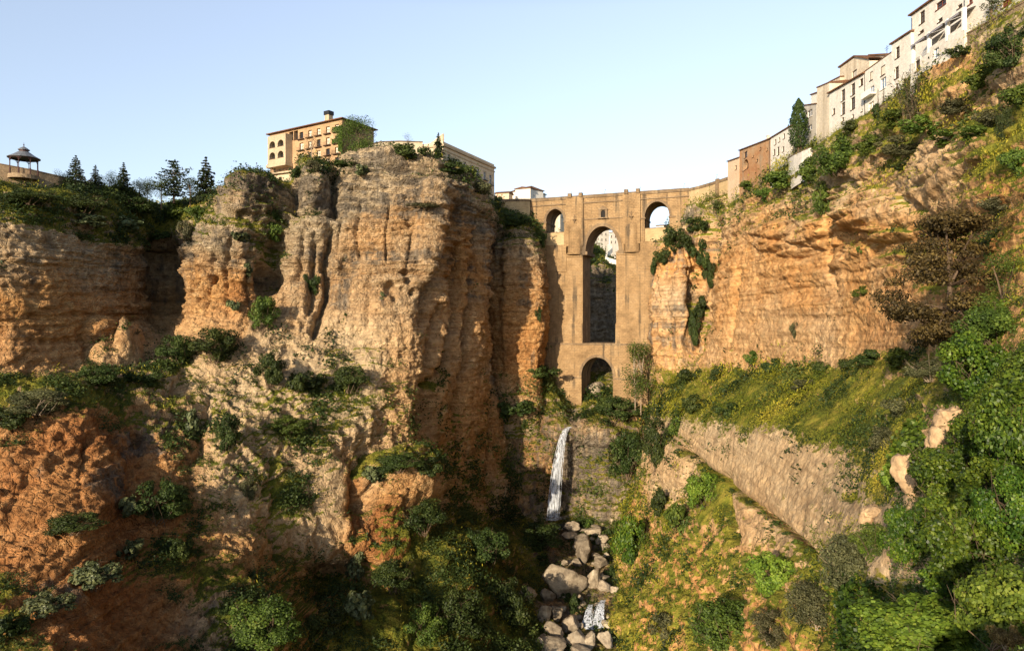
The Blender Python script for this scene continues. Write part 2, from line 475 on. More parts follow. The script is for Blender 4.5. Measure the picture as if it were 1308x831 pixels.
# ---- left side: far band cliff, promontory, red slope below ----------------
L_COLS = [
 [(-420,238,170),(-420,215,137),(-420,260,132),(-420,330,130),(-420,400,129),(-420,470,127),(-420,500,121),(-420,580,113),(-420,640,107),(-420,710,101),(-420,790,92),(-420,900,80)],
 [(-160,238,215),(-160,215,172),(-160,260,164),(-160,330,161),(-160,400,160),(-160,470,158),(-160,500,148),(-160,580,137),(-160,640,129),(-160,710,122),(-160,790,111),(-160,900,97)],
 [(0,238,240),(0,232,182),(0,268,169.5),(0,330,167.3),(0,400,166.3),(0,478,163),(0,494,156),(0,570,143),(0,630,134),(0,700,124),(0,780,111),(0,880,96)],
 [(90,253,270),(90,240,196),(90,300,184),(90,340,182),(90,400,181),(90,465,178),(95,490,165),(100,570,149),(100,630,139),(102,700,129),(105,780,117),(110,880,101)],
 [(160,263,290),(160,246,225),(160,306,205),(160,345,203),(155,400,200),(145,435,196),(150,480,180),(160,560,163),(165,630,151),(168,700,141),(172,780,128),(180,880,110)],
 [(200,270,310),(203,262,250),(206,300,228),(206,340,227),(204,380,225),(203,410,216),(212,470,190),(218,560,169),(222,630,157),(226,700,146),(230,780,133),(238,880,115)],
 [(235,273,310),(240,262,240),(228,315,212),(219,350,210),(216,385,209),(218,412,206),(235,475,192),(242,560,173),(250,630,161),(254,700,150),(260,780,137),(272,880,118)],
 [(265,266,290),(270,252,225),(262,300,207),(258,345,205),(255,380,204),(255,412,201),(265,485,190),(276,570,172),(285,640,161),(290,710,150),(294,785,138),(304,880,122)],
 [(312,260,275),(312,224,216),(305,280,209),(305,330,206),(303,375,205),(303,412,202),(305,488,192),(312,570,177),(320,640,166),(325,710,155),(330,790,141),(338,880,125)],
 [(355,260,275),(352,228,226),(350,275,217),(348,330,215),(345,375,211),(345,415,205),(346,488,195),(350,570,183),(355,640,175),(358,715,164),(362,790,149),(368,880,130)],
 [(402,241,275),(402,210,230),(400,262,222),(395,320,217),(390,370,213),(385,420,207),(386,490,199),(388,570,189),(394,650,181),(405,716,174),(408,738,181),(412,880,140)],
 [(450,223,275),(450,202,234),(448,225,227),(445,280,223),(440,350,219),(436,420,212),(442,495,205),(449,575,195),(453,650,187),(450,712,180),(452,742,183),(462,880,145)],
 [(500,218,275),(500,198,236),(498,225,228),(495,280,224),(492,350,220),(490,420,215),(488,490,210),(486,555,206),(484,600,200),(486,655,191),(495,740,176),(520,880,150)],
 [(560,226,275),(560,205,241),(558,235,233),(555,285,230),(548,350,227),(540,420,223),(530,500,218),(522,575,213),(524,605,206),(540,660,197),(560,740,181),(580,880,152)],
 [(600,243,290),(600,222,252),(597,260,246),(592,310,244),(582,370,242),(570,440,239),(556,520,234),(546,600,226),(550,640,216),(578,690,203),(600,750,187),(620,880,156)],
 [(632,273,305),(630,257,272),(628,290,266),(625,340,263),(622,400,261),(613,460,258),(602,530,254),(592,610,248),(594,655,238),(615,700,217),(630,760,194),(650,880,160)],
 [(637,300,320),(634,270,290),(633,310,281),(632,350,279),(632,420,277),(631,480,275),(635,550,272),(628,620,268),(626,670,253),(640,715,227),(655,770,198),(675,880,163)],
 [(640,313,345),(638,285,330),(637,330,322),(637,370,318),(638,430,314),(645,500,308),(660,560,294),(668,640,282),(665,685,258),(672,725,232),(680,780,202),(695,880,166)],
]
L_ROWS = [
 dict(rough=.25, grs=.7), dict(rough=.35, grs=.7, gry=.4, strata=.3), dict(rough=.6, strata=1.1, gry=.5, org=.03), dict(rough=.6, strata=1.1, gry=.36, org=.08),
 dict(rough=.5, strata=.6, gry=.12, org=.2), dict(rough=.55, strata=.3, gry=.08, org=.22, pale=.35), dict(rough=.6, strata=.15, grs=.25, org=.2, pale=.5),
 dict(rough=.8, org=.3, grs=.18, pale=.4), dict(rough=.8, org=.35, grs=.16, pale=.4), dict(rough=.8, org=.4, grs=.2), dict(rough=.7, grs=.6, org=.5), dict(rough=.7, grs=.7, org=.5)]
L_PAINT = [
 ("rough", 143, 434, 50, 36, .95), ("gry", 143, 428, 40, 24, .5), ("rough", 320, 246, 46, 30, .8), ("strata", 320, 246, 46, 30, .7), ("rough", 402, 240, 30, 32, .5),
 ("rough", 90, 385, 160, 120, .38), ("strata", 90, 370, 160, 110, .55), ("rough", 480, 300, 110, 130, .3), ("strata", 480, 260, 130, 90, 1.15), ("strata", 520, 420, 120, 60, .2),
 ("grs", 110, 620, 170, 110, .0), ("grs", 150, 790, 190, 70, .0), ("grs", 60, 700, 120, 70, .0), ("org", 60, 720, 150, 120, .9), ("org", 190, 800, 120, 60, .88), ("rough", 110, 700, 200, 160, .3),
 ("grs", 60, 258, 120, 32, .95), ("grs", 170, 280, 70, 34, .95), ("grs", 230, 262, 36, 26, .9), ("strata", 110, 260, 150, 40, .1), ("rough", 110, 262, 150, 36, .35),
 ("gry", 60, 325, 120, 24, .35), ("org", 70, 400, 140, 60, .5), ("org", 60, 440, 120, 40, .6), ("gry", 180, 345, 40, 40, .5),
 ("grs", 40, 505, 130, 26, .85), ("org", 100, 620, 170, 120, .88), ("pale", 100, 620, 190, 140, 0.0), ("org", 150, 770, 150, 90, .85), ("pale", 150, 770, 150, 90, 0.0), ("grs", 100, 630, 150, 90, .0),
 ("gry", 190, 550, 60, 50, .6), ("gry", 140, 620, 40, 25, .55), ("gry", 60, 760, 60, 24, .6), ("gry", 30, 600, 40, 16, .5),
 ("org", 250, 380, 50, 60, .5), ("org", 290, 390, 40, 45, .58), ("gry", 300, 310, 60, 25, .4), ("gry", 320, 245, 50, 30, .75), ("gry", 330, 390, 25, 40, .6),
 ("grs", 330, 275, 60, 20, .9), ("grs", 345, 300, 26, 40, .8), ("gry", 402, 240, 30, 30, .75), ("gry", 410, 300, 40, 40, .35),
 ("grs", 490, 200, 110, 16, .08), ("grs", 600, 235, 40, 16, .2), ("gry", 490, 215, 100, 22, .62), ("gry", 430, 330, 30, 70, .5), ("gry", 480, 330, 30, 60, .35), ("gry", 545, 330, 30, 50, .6), ("gry", 580, 250, 50, 40, .5),
 ("org", 480, 290, 60, 25, .3), ("org", 500, 400, 70, 50, .3), ("pale", 440, 450, 70, 50, .75), ("org", 560, 450, 60, 70, .5), ("org", 530, 500, 50, 80, .52), ("gry", 560, 420, 50, 100, .02),
 ("org", 600, 380, 35, 90, .45), ("gry", 640, 330, 22, 60, .65), ("org", 585, 320, 30, 60, .42),
 ("pale", 390, 520, 90, 70, .9), ("pale", 310, 590, 60, 90, .8), ("gry", 300, 600, 60, 100, .45), ("pale", 400, 630, 60, 70, .75), ("org", 420, 680, 40, 40, .42), ("org", 450, 650, 14, 70, .7), ("pale", 450, 650, 14, 70, 0.0),
 ("grs", 390, 560, 70, 20, .5), ("grs", 420, 500, 60, 10, .5), ("rough", 395, 640, 60, 70, .22), ("rough", 450, 360, 90, 60, .3), ("rough", 430, 470, 80, 60, .35),
 ("grs", 350, 640, 30, 60, .42), ("org", 600, 560, 60, 90, .5), ("grs", 590, 600, 30, 60, .35), ("pale", 600, 560, 60, 90, .1),
 ("grs", 500, 600, 50, 24, .9), ("org", 480, 680, 50, 40, .9), ("grs", 480, 675, 40, 22, .05), ("grs", 560, 720, 110, 70, .85), ("grs", 600, 800, 140, 70, .85), ("org", 470, 780, 60, 40, .75), ("grs", 440, 790, 50, 25, .2),
 ("grs", 330, 800, 60, 40, .7), ("pale", 270, 800, 50, 50, .6), ("gry", 270, 800, 50, 50, .5),
]
L_FEATS = [
 ("cleft", [(207,300),(209,350),(205,415)], 8, 12), ("cleft", [(218,380),(222,412)], 4, 3),
 ("bulge", 128, 424, 22, 20, 6), ("bulge", 160, 440, 26, 24, 6), ("bulge", 140, 452, 30, 16, 5), ("cleft", [(140,405),(146,430),(142,455)], 4, 3), ("bulge", 320, 248, 42, 28, 3), ("bulge", 402, 240, 24, 28, 6.5), ("bulge", 402, 285, 20, 25, 2),
 ("cleft", [(374,222),(377,245),(376,272)], 7, 7), ("cleft", [(428,205),(426,245),(429,278)], 5, 9), ("cleft", [(376,270),(428,274)], 4, 4), ("cleft", [(348,262),(372,290)], 8, 5),
 ("cleft", [(354,290),(347,330),(341,378)], 9, 8), ("hole", 344, 352, 15, 8), ("cleft", [(270,320),(262,400)], 2.5, 2.6), ("cleft", [(293,290),(286,350),(292,400)], 2.5, 2.8), ("cleft", [(322,300),(317,360),(323,405)], 2.5, 2.4), ("cleft", [(246,320),(236,400)], 2, 2), ("cleft", [(388,300),(379,360)], 2.6, 2.6),
 ("hole", 270, 355, 7, 2.5), ("cleft", [(288,300),(284,350)], 3, 1.5),
 ("cleft", [(424,290),(420,340),(415,390),(405,430)], 5, 8), ("cleft", [(405,300),(401,360),(398,400)], 5, 5.0), ("cleft", [(461,250),(455,300),(458,332)], 1.7, 2.4), ("cleft", [(499,255),(493,300),(495,335)], 1.5, 2.0), ("cleft", [(535,238),(527,300),(520,345)], 1.6, 2), ("cleft", [(474,345),(470,420)], 3, 1.6),
 ("cleft", [(437,275),(432,320)], 3, 2.2), ("hole", 445, 338, 12, 1.8), ("hole", 518, 348, 5, 3.5), ("hole", 522, 357, 4.5, 3.5), ("hole", 500, 368, 8, 2.5), ("hole", 528, 372, 4, 3), ("hole", 505, 380, 4, 3), ("hole", 245, 365, 4, 2.5), ("hole", 252, 382, 3.5, 2.5), ("hole", 236, 372, 3, 2),
 ("bulge", 560, 243, 46, 14, 1.6), ("cleft", [(545,215),(560,232)], 3, 1.5), ("bulge", 500, 213, 100, 7, 1.2), ("bulge", 480, 196, 60, 8, 1.6),
 ("cleft", [(594,266),(576,306),(562,346),(552,380),(545,420)], 8, 10), ("bulge", 588, 330, 14, 60, -6), ("bulge", 548, 290, 22, 70, 4.5),
 ("cleft", [(606,300),(598,350),(585,400),(570,450),(552,500),(542,560)], 5, 10.0), ("cleft", [(568,390),(556,430),(546,480),(532,545)], 4.5, 8.5),
 ("bulge", 560, 470, 12, 90, 2.5), ("cleft", [(622,270),(618,330),(612,380)], 3.5, 3), ("cleft", [(636,290),(635,380),(634,460),(630,540),(622,640)], 4, 7),
 ("cleft", [(602,400),(596,470),(585,540)], 5, 8), ("cleft", [(622,270),(614,340),(606,400),(600,440)], 4.5, 8), ("cleft", [(590,540),(584,600)], 4, 2),
 ("cleft", [(455,580),(456,640),(452,700)], 5, 3), ("cleft", [(462,560),(470,600),(462,680)], 10, 5), ("bulge", 395, 640, 55, 85, 2.5), ("cleft", [(342,590),(348,650),(352,720)], 4, 2.5),
 ("cleft", [(265,500),(255,560),(250,590)], 8, 4), ("cleft", [(222,490),(240,500)], 10, 4), ("bulge", 130, 620, 30, 60, 2), ("cleft", [(110,560),(105,600)], 4, 2.5), ("hole", 176, 558, 9, 3),
 ("cleft", [(120,700),(70,740),(20,765)], 6, 1.2), ("cleft", [(60,560),(30,620),(5,660)], 4, 1.0),
 ("bulge", 480, 680, 45, 40, 5), ("bulge", 512, 612, 60, 40, 9), ("bulge", 600, 730, 60, 60, 4), ("bulge", 460, 800, 70, 50, 5), ("bulge", 350, 800, 60, 40, 3),
]
sheet("left_cliff", L_COLS, L_ROWS, 0.54, L_FEATS, L_PAINT, seed=1.0, maxn=170)

# ---- buttress between the promontory and the bridge ------------------------
B_COLS = [
 [(590,262,322),(590,275,306),(590,320,304),(590,380,304),(590,440,304),(590,490,302),(590,560,300)],
 [(640,255,318),(638,278,292),(636,320,288),(634,370,287),(634,420,286),(632,470,285),(628,560,284)],
 [(660,262,318),(655,284,288),(652,320,284),(650,370,283),(650,420,283),(648,475,282),(646,560,281)],
 [(676,266,318),(674,290,288),(676,325,284),(676,370,283),(674,420,283),(672,475,282),(670,560,281)],
 [(690,272,320),(688,305,291),(694,335,287),(695,370,286),(694,420,286),(690,475,285),(690,560,284)],
 [(696,280,335),(698,310,312),(699,340,310),(699,380,310),(698,430,310),(696,480,310),(696,560,308)],
]
B_ROWS = [dict(rough=.2, grs=.9), dict(rough=.35, grs=.5, gry=.5, strata=.5), dict(rough=.4, strata=.9, gry=.6, org=.2), dict(rough=.5, strata=.5, gry=.3, org=.4),
 dict(rough=.5, strata=.2, gry=.05, org=.55), dict(rough=.5, org=.5, gry=.1, grs=.1), dict(rough=.5, grs=.8)]
sheet("buttress_cliff", B_COLS, B_ROWS, 0.6, [("cleft", [(640,300),(638,400),(636,480)], 3.5, 3), ("hole", 664, 352, 6, 2)],
      [("org", 660, 430, 30, 40, .6), ("gry", 690, 430, 8, 60, .5)], seed=3.0, maxn=170)

# ---- head of the gorge: mound under the bridge and the wall of the waterfall
H_COLS = [
 [(595,440,320),(600,480,292),(606,530,285),(610,590,280),(612,640,276),(612,675,266),(620,720,240)],
 [(655,440,320),(655,474,294),(655,520,286),(655,580,280),(655,630,276),(655,668,268),(660,705,246)],
 [(690,450,318),(690,474,296),(692,520,287),(690,570,280),(688,620,276),(688,660,270),(695,695,250)],
 [(712,470,322),(714,506,294),(712,535,283),(705,575,276),(700,620,273),(696,660,270),(702,692,252)],
 [(735,460,326),(732,532,290),(727,546,277),(722,580,279),(718,620,279),(714,662,275),(716,692,254)],
 [(752,458,326),(748,528,290),(746,543,277),(744,580,280),(740,620,279),(738,662,274),(738,692,254)],
 [(775,458,326),(772,525,290),(772,545,276),(770,590,272),(768,630,270),(765,668,265),(765,697,250)],
 [(800,470,324),(800,515,290),(796,540,280),(792,580,274),(788,625,270),(782,668,263),(780,698,249)],
 [(850,480,318),(840,500,295),(832,530,285),(826,570,278),(820,620,272),(810,665,262),(800,705,246)],
]
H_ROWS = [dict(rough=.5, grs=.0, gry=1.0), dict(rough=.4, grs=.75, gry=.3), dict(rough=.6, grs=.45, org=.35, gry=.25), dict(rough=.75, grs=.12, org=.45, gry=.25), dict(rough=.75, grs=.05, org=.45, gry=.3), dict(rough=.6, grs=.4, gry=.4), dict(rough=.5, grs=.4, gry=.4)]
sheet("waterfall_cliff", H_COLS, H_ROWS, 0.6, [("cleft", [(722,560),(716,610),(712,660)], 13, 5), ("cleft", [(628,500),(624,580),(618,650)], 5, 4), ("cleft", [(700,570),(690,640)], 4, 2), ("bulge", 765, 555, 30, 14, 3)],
      [("grs", 660, 490, 70, 26, .95), ("grs", 700, 510, 40, 22, .9), ("org", 765, 550, 35, 18, .5), ("grs", 765, 550, 35, 16, .15), ("gry", 690, 590, 60, 80, .62), ("gry", 770, 610, 40, 60, .66), ("grs", 690, 560, 50, 60, .36), ("grs", 775, 600, 30, 60, .4), ("gry", 728, 610, 22, 60, 1.0), ("grs", 800, 590, 26, 70, .8), ("org", 655, 600, 40, 60, .45), ("grs", 735, 538, 16, 12, .0), ("gry", 775, 600, 50, 80, .85), ("org", 770, 590, 60, 80, .05), ("grs", 790, 600, 36, 60, .6)], seed=5.0, maxn=170)  # grey and green patches darken this recess, standing in for gorge shade

# ---- bed of the stream ------------------------------------------------------
def bed_z(D):
    return float(np.interp(D, [60, 120, 150, 175, 200, 230, 255, 268, 330], [-104, -98, -93.5, -90.5, -87.5, -84, -79.5, -77.5, -77]))
F_COLS = []
for X in (-75, -40, -15, 2, 14, 24, 32, 45, 70):
    c = []
    for D in (330, 268, 250, 230, 210, 190, 170, 140, 100, 50):
        cx = 20 if D > 180 else 18
        z = bed_z(D)+max(0, abs(X-cx)-9)*0.28
        c.append((CX+FPX*X/D, CY-FPX*z/D, D))
    F_COLS.append(c)
sheet("gorge_floor", F_COLS, [dict(rough=.45, grs=.25, gry=.45, org=.25)]*10, 0.8, [], [("gry", 740, 740, 70, 120, .75), ("grs", 740, 740, 60, 120, .05)], seed=8.0, maxn=70)

# ---- right side: houses' ledge, orange cliff, terrace, slab, near hillside --
R_COLS = [
 [(960,235,335),(905,248,330),(850,290,330),(838,340,330),(835,400,330),(838,470,326),(830,510,322),(822,540,318),(815,570,315),(810,600,312),(800,630,310),(790,660,305)],
 [(975,240,305),(912,250,294),(852,303,291),(834,350,290),(833,410,290),(838,476,288),(833,505,280),(828,535,272),(822,570,266),(815,600,262),(805,640,258),(785,690,250)],
 [(990,238,290),(932,242,274),(880,274,270),(862,340,271),(860,410,271),(858,472,268),(848,500,255),(845,530,245),(842,565,240),(832,610,234),(818,660,228),(787,730,216)],
 [(1000,228,275),(950,236,258),(905,275,262),(893,340,268),(885,410,268),(880,468,260),(870,498,243),(866,528,225),(862,560,220),(850,625,210),(830,690,204),(788,770,196)],
 [(1010,222,258),(965,232,243),(932,275,240),(920,340,239),(912,410,239),(906,468,237),(900,500,222),(885,535,204),(880,575,198),(875,620,192),(850,700,184),(785,800,178)],
 [(1045,205,235),(1003,206,206),(985,240,206),(975,300,205),(970,380,204),(965,466,204),(960,495,190),(940,535,166),(930,590,160),(925,640,156),(890,720,150),(800,860,150)],
 [(1095,165,195),(1062,173,166),(1050,250,166),(1050,320,165),(1050,390,163),(1050,462,160),(1040,500,145),(1015,545,130),(1000,610,125),(985,665,122),(940,740,124),(860,900,125)],
 [(1165,112,170),(1122,141,143),(1110,215,141),(1110,300,140),(1112,370,138),(1115,448,134),(1105,510,115),(1085,570,103),(1055,640,99),(1035,695,98),(990,760,100),(930,920,98)],
 [(1225,60,150),(1187,88,123),(1180,180,121),(1180,270,117),(1180,350,112),(1180,430,104),(1170,510,88),(1140,580,76),(1110,650,74),(1080,720,72),(1040,800,74),(1000,950,70)],
 [(1295,10,130),(1252,44,110),(1245,150,106),(1240,240,100),(1238,320,93),(1235,410,83),(1225,510,67),(1200,590,55),(1170,680,50),(1140,770,48),(1110,860,47),(1080,1000,44)],
 [(1375,-50,112),(1325,0,97),(1320,110,90),(1320,200,82),(1318,300,73),(1315,400,63),(1310,500,51),(1300,600,41),(1280,700,35),(1260,800,30),(1240,900,26),(1200,1050,22)],
 [(1600,-150,95),(1540,-80,78),(1530,30,72),(1520,150,65),(1510,260,58),(1500,370,50),(1480,490,40),(1450,620,30),(1420,740,24),(1380,860,18),(1300,1050,14),(1200,1300,10)],
 [wc(*q) for q in ((115,40,60),(86,35,46),(79,32,35),(72,30,25),(63,26,15),(54,22,7),(42,14,-1),(30,6,-6),(20,1,-9),(12,-4,-11),(4,-8,-13),(-6,-12,-16))],
 [wc(*q) for q in ((115,-12,60),(86,-15,46),(79,-18,35),(72,-20,25),(63,-24,15),(54,-28,7),(42,-36,-1),(30,-44,-6),(20,-50,-9),(12,-54,-11),(4,-58,-13),(-6,-62,-16))],
]
R_ROWS = [
 dict(rough=.1, grs=.5), dict(rough=.15, grs=.6), dict(rough=.35, strata=.9, grs=.4, org=.2, gry=.2), dict(rough=.22, strata=.7, org=.42, gry=.0), dict(rough=.15, strata=.35, org=.45), dict(rough=.15, org=.45, strata=.15, grs=.1, pale=.2),
 dict(rough=.3, grs=.75, org=.3), dict(rough=.22, grs=.5, org=.1, pale=.6), dict(rough=.10, pale=.62, gry=.0, org=.4), dict(rough=.35, pale=.6, org=.3, grs=.2), dict(rough=.6, grs=.55, org=.5), dict(rough=.6, grs=.6, org=.5)]
R_PAINT = [
 ("grs", 1150, 150, 60, 40, .95), ("grs", 1240, 120, 80, 50, .9), ("grs", 1290, 180, 40, 70, .9), ("grs", 1100, 195, 60, 24, .9), ("grs", 1210, 168, 60, 22, .85), ("strata", 1200, 140, 120, 50, .2), ("grs", 1260, 300, 60, 60, .75),
 ("rough", 1000, 590, 130, 70, .08), ("grs", 1120, 180, 110, 40, .8), ("grs", 1230, 160, 90, 26, .7), ("grs", 1290, 230, 40, 90, .6), ("grs", 1180, 320, 70, 60, .4), ("grs", 1250, 380, 80, 60, .7), ("grs", 1215, 92, 40, 26, .25),
 ("grs", 1010, 230, 60, 24, .95), ("grs", 1130, 165, 70, 36, .95), ("grs", 1220, 110, 70, 40, .8), ("grs", 1290, 130, 30, 60, .75), ("grs", 1180, 175, 50, 30, .85), ("org", 1210, 90, 40, 25, .5), ("grs", 1208, 88, 28, 22, .05), ("org", 1208, 88, 34, 24, .55),
 ("grs", 1010, 255, 30, 14, .7), ("grs", 940, 250, 40, 20, .6), ("grs", 900, 300, 14, 60, .7), ("grs", 890, 400, 9, 60, .6), ("gry", 880, 300, 60, 40, .35),
 ("gry", 1050, 390, 60, 60, .05), ("org", 960, 400, 60, 70, .44), ("org", 1080, 330, 60, 60, .42), ("pale", 1000, 430, 80, 40, .35), ("pale", 1085, 250, 20, 22, .7), ("org", 1120, 290, 40, 20, .55), ("grs", 1000, 360, 120, 70, .0), ("grs", 1100, 380, 70, 60, .0),
 ("gry", 1220, 220, 70, 60, .3), ("grs", 1220, 220, 60, 60, .12), ("strata", 1220, 220, 80, 80, .8), ("grs", 1140, 310, 50, 24, .45), ("grs", 1270, 330, 60, 90, .45), ("pale", 1210, 230, 60, 60, .4),
 ("org", 1130, 430, 50, 40, .52), ("grs", 1180, 460, 70, 20, .8), ("grs", 1000, 495, 160, 26, .85), ("grs", 1120, 510, 80, 30, .8), ("grs", 940, 500, 60, 20, .85),
 ("pale", 1000, 590, 120, 60, .66), ("grs", 1000, 595, 100, 34, .02), ("org", 1000, 600, 120, 60, .3), ("gry", 1060, 585, 50, 24, .15), ("pale", 960, 660, 40, 30, .6), ("org", 965, 660, 36, 30, .38), ("grs", 965, 665, 40, 26, .03),
 ("org", 860, 590, 30, 26, .5), ("grs", 858, 585, 22, 24, .1), ("org", 860, 680, 50, 40, .6), ("grs", 850, 740, 70, 50, .5), ("org", 830, 790, 60, 40, .6), ("grs", 900, 630, 22, 36, .9),
 ("grs", 1150, 610, 60, 40, .6), ("grs", 1080, 780, 90, 60, .85), ("grs", 1250, 620, 90, 120, .9), ("org", 1200, 550, 24, 34, .45), ("grs", 1200, 555, 20, 30, .02), ("org", 1160, 610, 20, 30, .45), ("grs", 1160, 612, 16, 28, .05),
 ("grs", 1150, 155, 60, 46, 1.0), ("grs", 1240, 135, 80, 44, 1.0), ("grs", 1285, 190, 46, 60, 1.0), ("grs", 1100, 190, 60, 22, 1.0), ("grs", 1265, 290, 50, 50, .8), ("org", 1200, 130, 130, 60, .2),
 ("gry", 852, 390, 26, 90, .55), ("gry", 880, 380, 20, 90, .5), ("strata", 856, 390, 34, 100, .5), ("rough", 860, 390, 44, 100, .45), ("org", 850, 400, 30, 80, .3),
]
R_FEATS = [
 ("cleft", [(908,275),(902,330),(892,400),(880,462)], 8, 11), ("cleft", [(872,300),(876,340),(878,400)], 4, 3), ("cleft", [(848,330),(852,390),(850,450)], 3, 2.5), ("cleft", [(835,350),(836,440)], 2.5, 2),
 ("cleft", [(948,320),(940,380),(932,440)], 3, 1.8), ("bulge", 1010, 300, 60, 25, 2.4), ("bulge", 1115, 268, 50, 30, 3.5), ("bulge", 849, 400, 12, 105, 5), ("bulge", 871, 385, 10, 95, 5.5), ("bulge", 893, 300, 16, 40, 3), ("bulge", 1130, 300, 36, 10, 2), ("cleft", [(1062,260),(1056,320),(1066,380)], 4, 2),
 ("cleft", [(1060,340),(1090,330),(1115,300)], 6, -1.2), ("bulge", 1225, 215, 80, 60, 2.0), ("cleft", [(960,300),(1010,310),(1050,320)], 3, 1.2),
 ("cleft", [(864,562),(900,598),(950,636),(1000,672),(1042,708)], 2.6, 5), ("cleft", [(925,600),(922,640),(935,690)], 9, 3),
 ("bulge", 975, 500, 30, 10, 1), ("cleft", [(1110,570),(1080,640)], 6, 1.5), ("bulge", 860, 590, 26, 34, 3),
]
sheet("right_cliff", R_COLS, R_ROWS, 0.54, R_FEATS, R_PAINT, seed=11.0, maxn=170, flip=False)

# ---- gorge wall seen through the bridge, and the plateau behind --------------
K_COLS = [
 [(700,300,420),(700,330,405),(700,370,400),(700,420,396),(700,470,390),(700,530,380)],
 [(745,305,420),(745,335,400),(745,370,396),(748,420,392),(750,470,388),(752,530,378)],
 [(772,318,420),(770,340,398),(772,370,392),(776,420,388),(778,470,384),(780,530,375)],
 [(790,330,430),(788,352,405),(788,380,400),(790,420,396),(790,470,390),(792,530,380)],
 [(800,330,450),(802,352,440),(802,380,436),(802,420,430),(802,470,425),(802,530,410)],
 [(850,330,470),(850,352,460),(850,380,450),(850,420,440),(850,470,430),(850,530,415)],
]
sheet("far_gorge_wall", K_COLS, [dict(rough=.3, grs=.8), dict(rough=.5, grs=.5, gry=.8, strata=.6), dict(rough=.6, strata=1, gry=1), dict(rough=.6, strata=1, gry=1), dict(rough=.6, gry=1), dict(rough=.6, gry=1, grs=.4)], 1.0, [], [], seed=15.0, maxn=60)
mb = MB(); mb.quad((-6000, -4000, -112), (6000, -4000, -112), (6000, 9000, -112), (-6000, 9000, -112))
g_ = mb.build("ground", simple_mat("valley_ground", (0.09, 0.085, 0.045), 0.95, 0.4, 0.02)); g_["kind"] = "structure"
# ------------------------------------------------------------------ masonry materials
def masonry(name, c_lo, c_mid, c_hi, course=0.55, length=1.3, stain=0.5, stain_col=(0.06, 0.048, 0.036), mortar=0.75, bump=0.5, plane='xz'):
    m, nt, b = new_mat(name)
    tc = N(nt, "ShaderNodeTexCoord"); P = tc.outputs["Object"]
    sx = N(nt, "ShaderNodeSeparateXYZ"); nt.links.new(P, sx.inputs[0])
    cm = N(nt, "ShaderNodeCombineXYZ")
    nt.links.new(math_n(nt, 'ADD', sx.outputs[0], math_n(nt, 'MULTIPLY', sx.outputs[1], 0.83)), cm.inputs[0]); nt.links.new(sx.outputs[2], cm.inputs[1])
    br = N(nt, "ShaderNodeTexBrick"); nt.links.new(cm.outputs[0], br.inputs["Vector"])
    br.inputs["Scale"].default_value = 1.0; br.inputs["Brick Width"].default_value = length; br.inputs["Row Height"].default_value = course
    br.inputs["Mortar Size"].default_value = 0.03; br.inputs["Mortar Smooth"].default_value = 0.3
    br.inputs["Color1"].default_value = (0.86, 0.86, 0.86, 1); br.inputs["Color2"].default_value = (1.12, 1.1, 1.06, 1); br.inputs["Mortar"].default_value = (mortar, mortar, mortar, 1)
    n1 = noise_node(nt, 0.16, 6, 0.62, P); n2 = noise_node(nt, 1.3, 5, 0.6, P)
    mp = N(nt, "ShaderNodeMapping"); mp.inputs["Scale"].default_value = (0.42, 0.42, 0.022); nt.links.new(P, mp.inputs[0])
    st = noise_node(nt, 1.0, 4, 0.55, mp.outputs[0], 0.2)
    a = math_n(nt, 'ADD', math_n(nt, 'MULTIPLY', n1.outputs["Fac"], 0.7), math_n(nt, 'MULTIPLY', n2.outputs["Fac"], 0.3))
    r = ramp(nt, a, [(0.32, c_lo), (0.5, c_mid), (0.66, c_hi)])
    col = mix(nt, 0.8, r.outputs[0], br.outputs["Color"], 'MULTIPLY')
    sm = N(nt, "ShaderNodeMapRange", interpolation_type='SMOOTHSTEP')
    nt.links.new(math_n(nt, 'ADD', st.outputs["Fac"], math_n(nt, 'MULTIPLY', math_n(nt, 'SUBTRACT', n1.outputs["Fac"], 0.5), 0.5)), sm.inputs[0])
    sm.inputs[1].default_value = 0.53; sm.inputs[2].default_value = 0.70; sm.inputs[4].default_value = stain
    col = mix(nt, sm.outputs[0], col, stain_col)
    nt.links.new(col, b.inputs["Base Color"])
    b.inputs["Roughness"].default_value = 0.92; b.inputs["Specular IOR Level"].default_value = 0.15
    bp = N(nt, "ShaderNodeBump"); bp.inputs["Strength"].default_value = bump; bp.inputs["Distance"].default_value = 0.25
    nt.links.new(math_n(nt, 'ADD', math_n(nt, 'MULTIPLY', br.outputs["Fac"], -0.5), n2.outputs["Fac"]), bp.inputs["Height"])
    nt.links.new(bp.outputs[0], b.inputs["Normal"])
    return m
M_BRIDGE = masonry("bridge_ashlar", (0.175, 0.112, 0.057), (0.305, 0.20, 0.102), (0.41, 0.285, 0.155), course=0.7, length=1.5, stain=0.82, mortar=0.64, bump=0.8)
M_BRIDGE2 = masonry("bridge_pale_plaster", (0.33, 0.235, 0.125), (0.43, 0.315, 0.17), (0.50, 0.38, 0.22), stain=0.12, mortar=0.95)
M_TRIM = masonry("bridge_trim", (0.12, 0.082, 0.05), (0.21, 0.147, 0.088), (0.31, 0.225, 0.135), stain=0.7)
M_DARK = simple_mat("dark_opening", (0.02, 0.018, 0.016), 0.9)
M_IRON = simple_mat("black_iron", (0.02, 0.02, 0.022), 0.5, metallic=0.3)

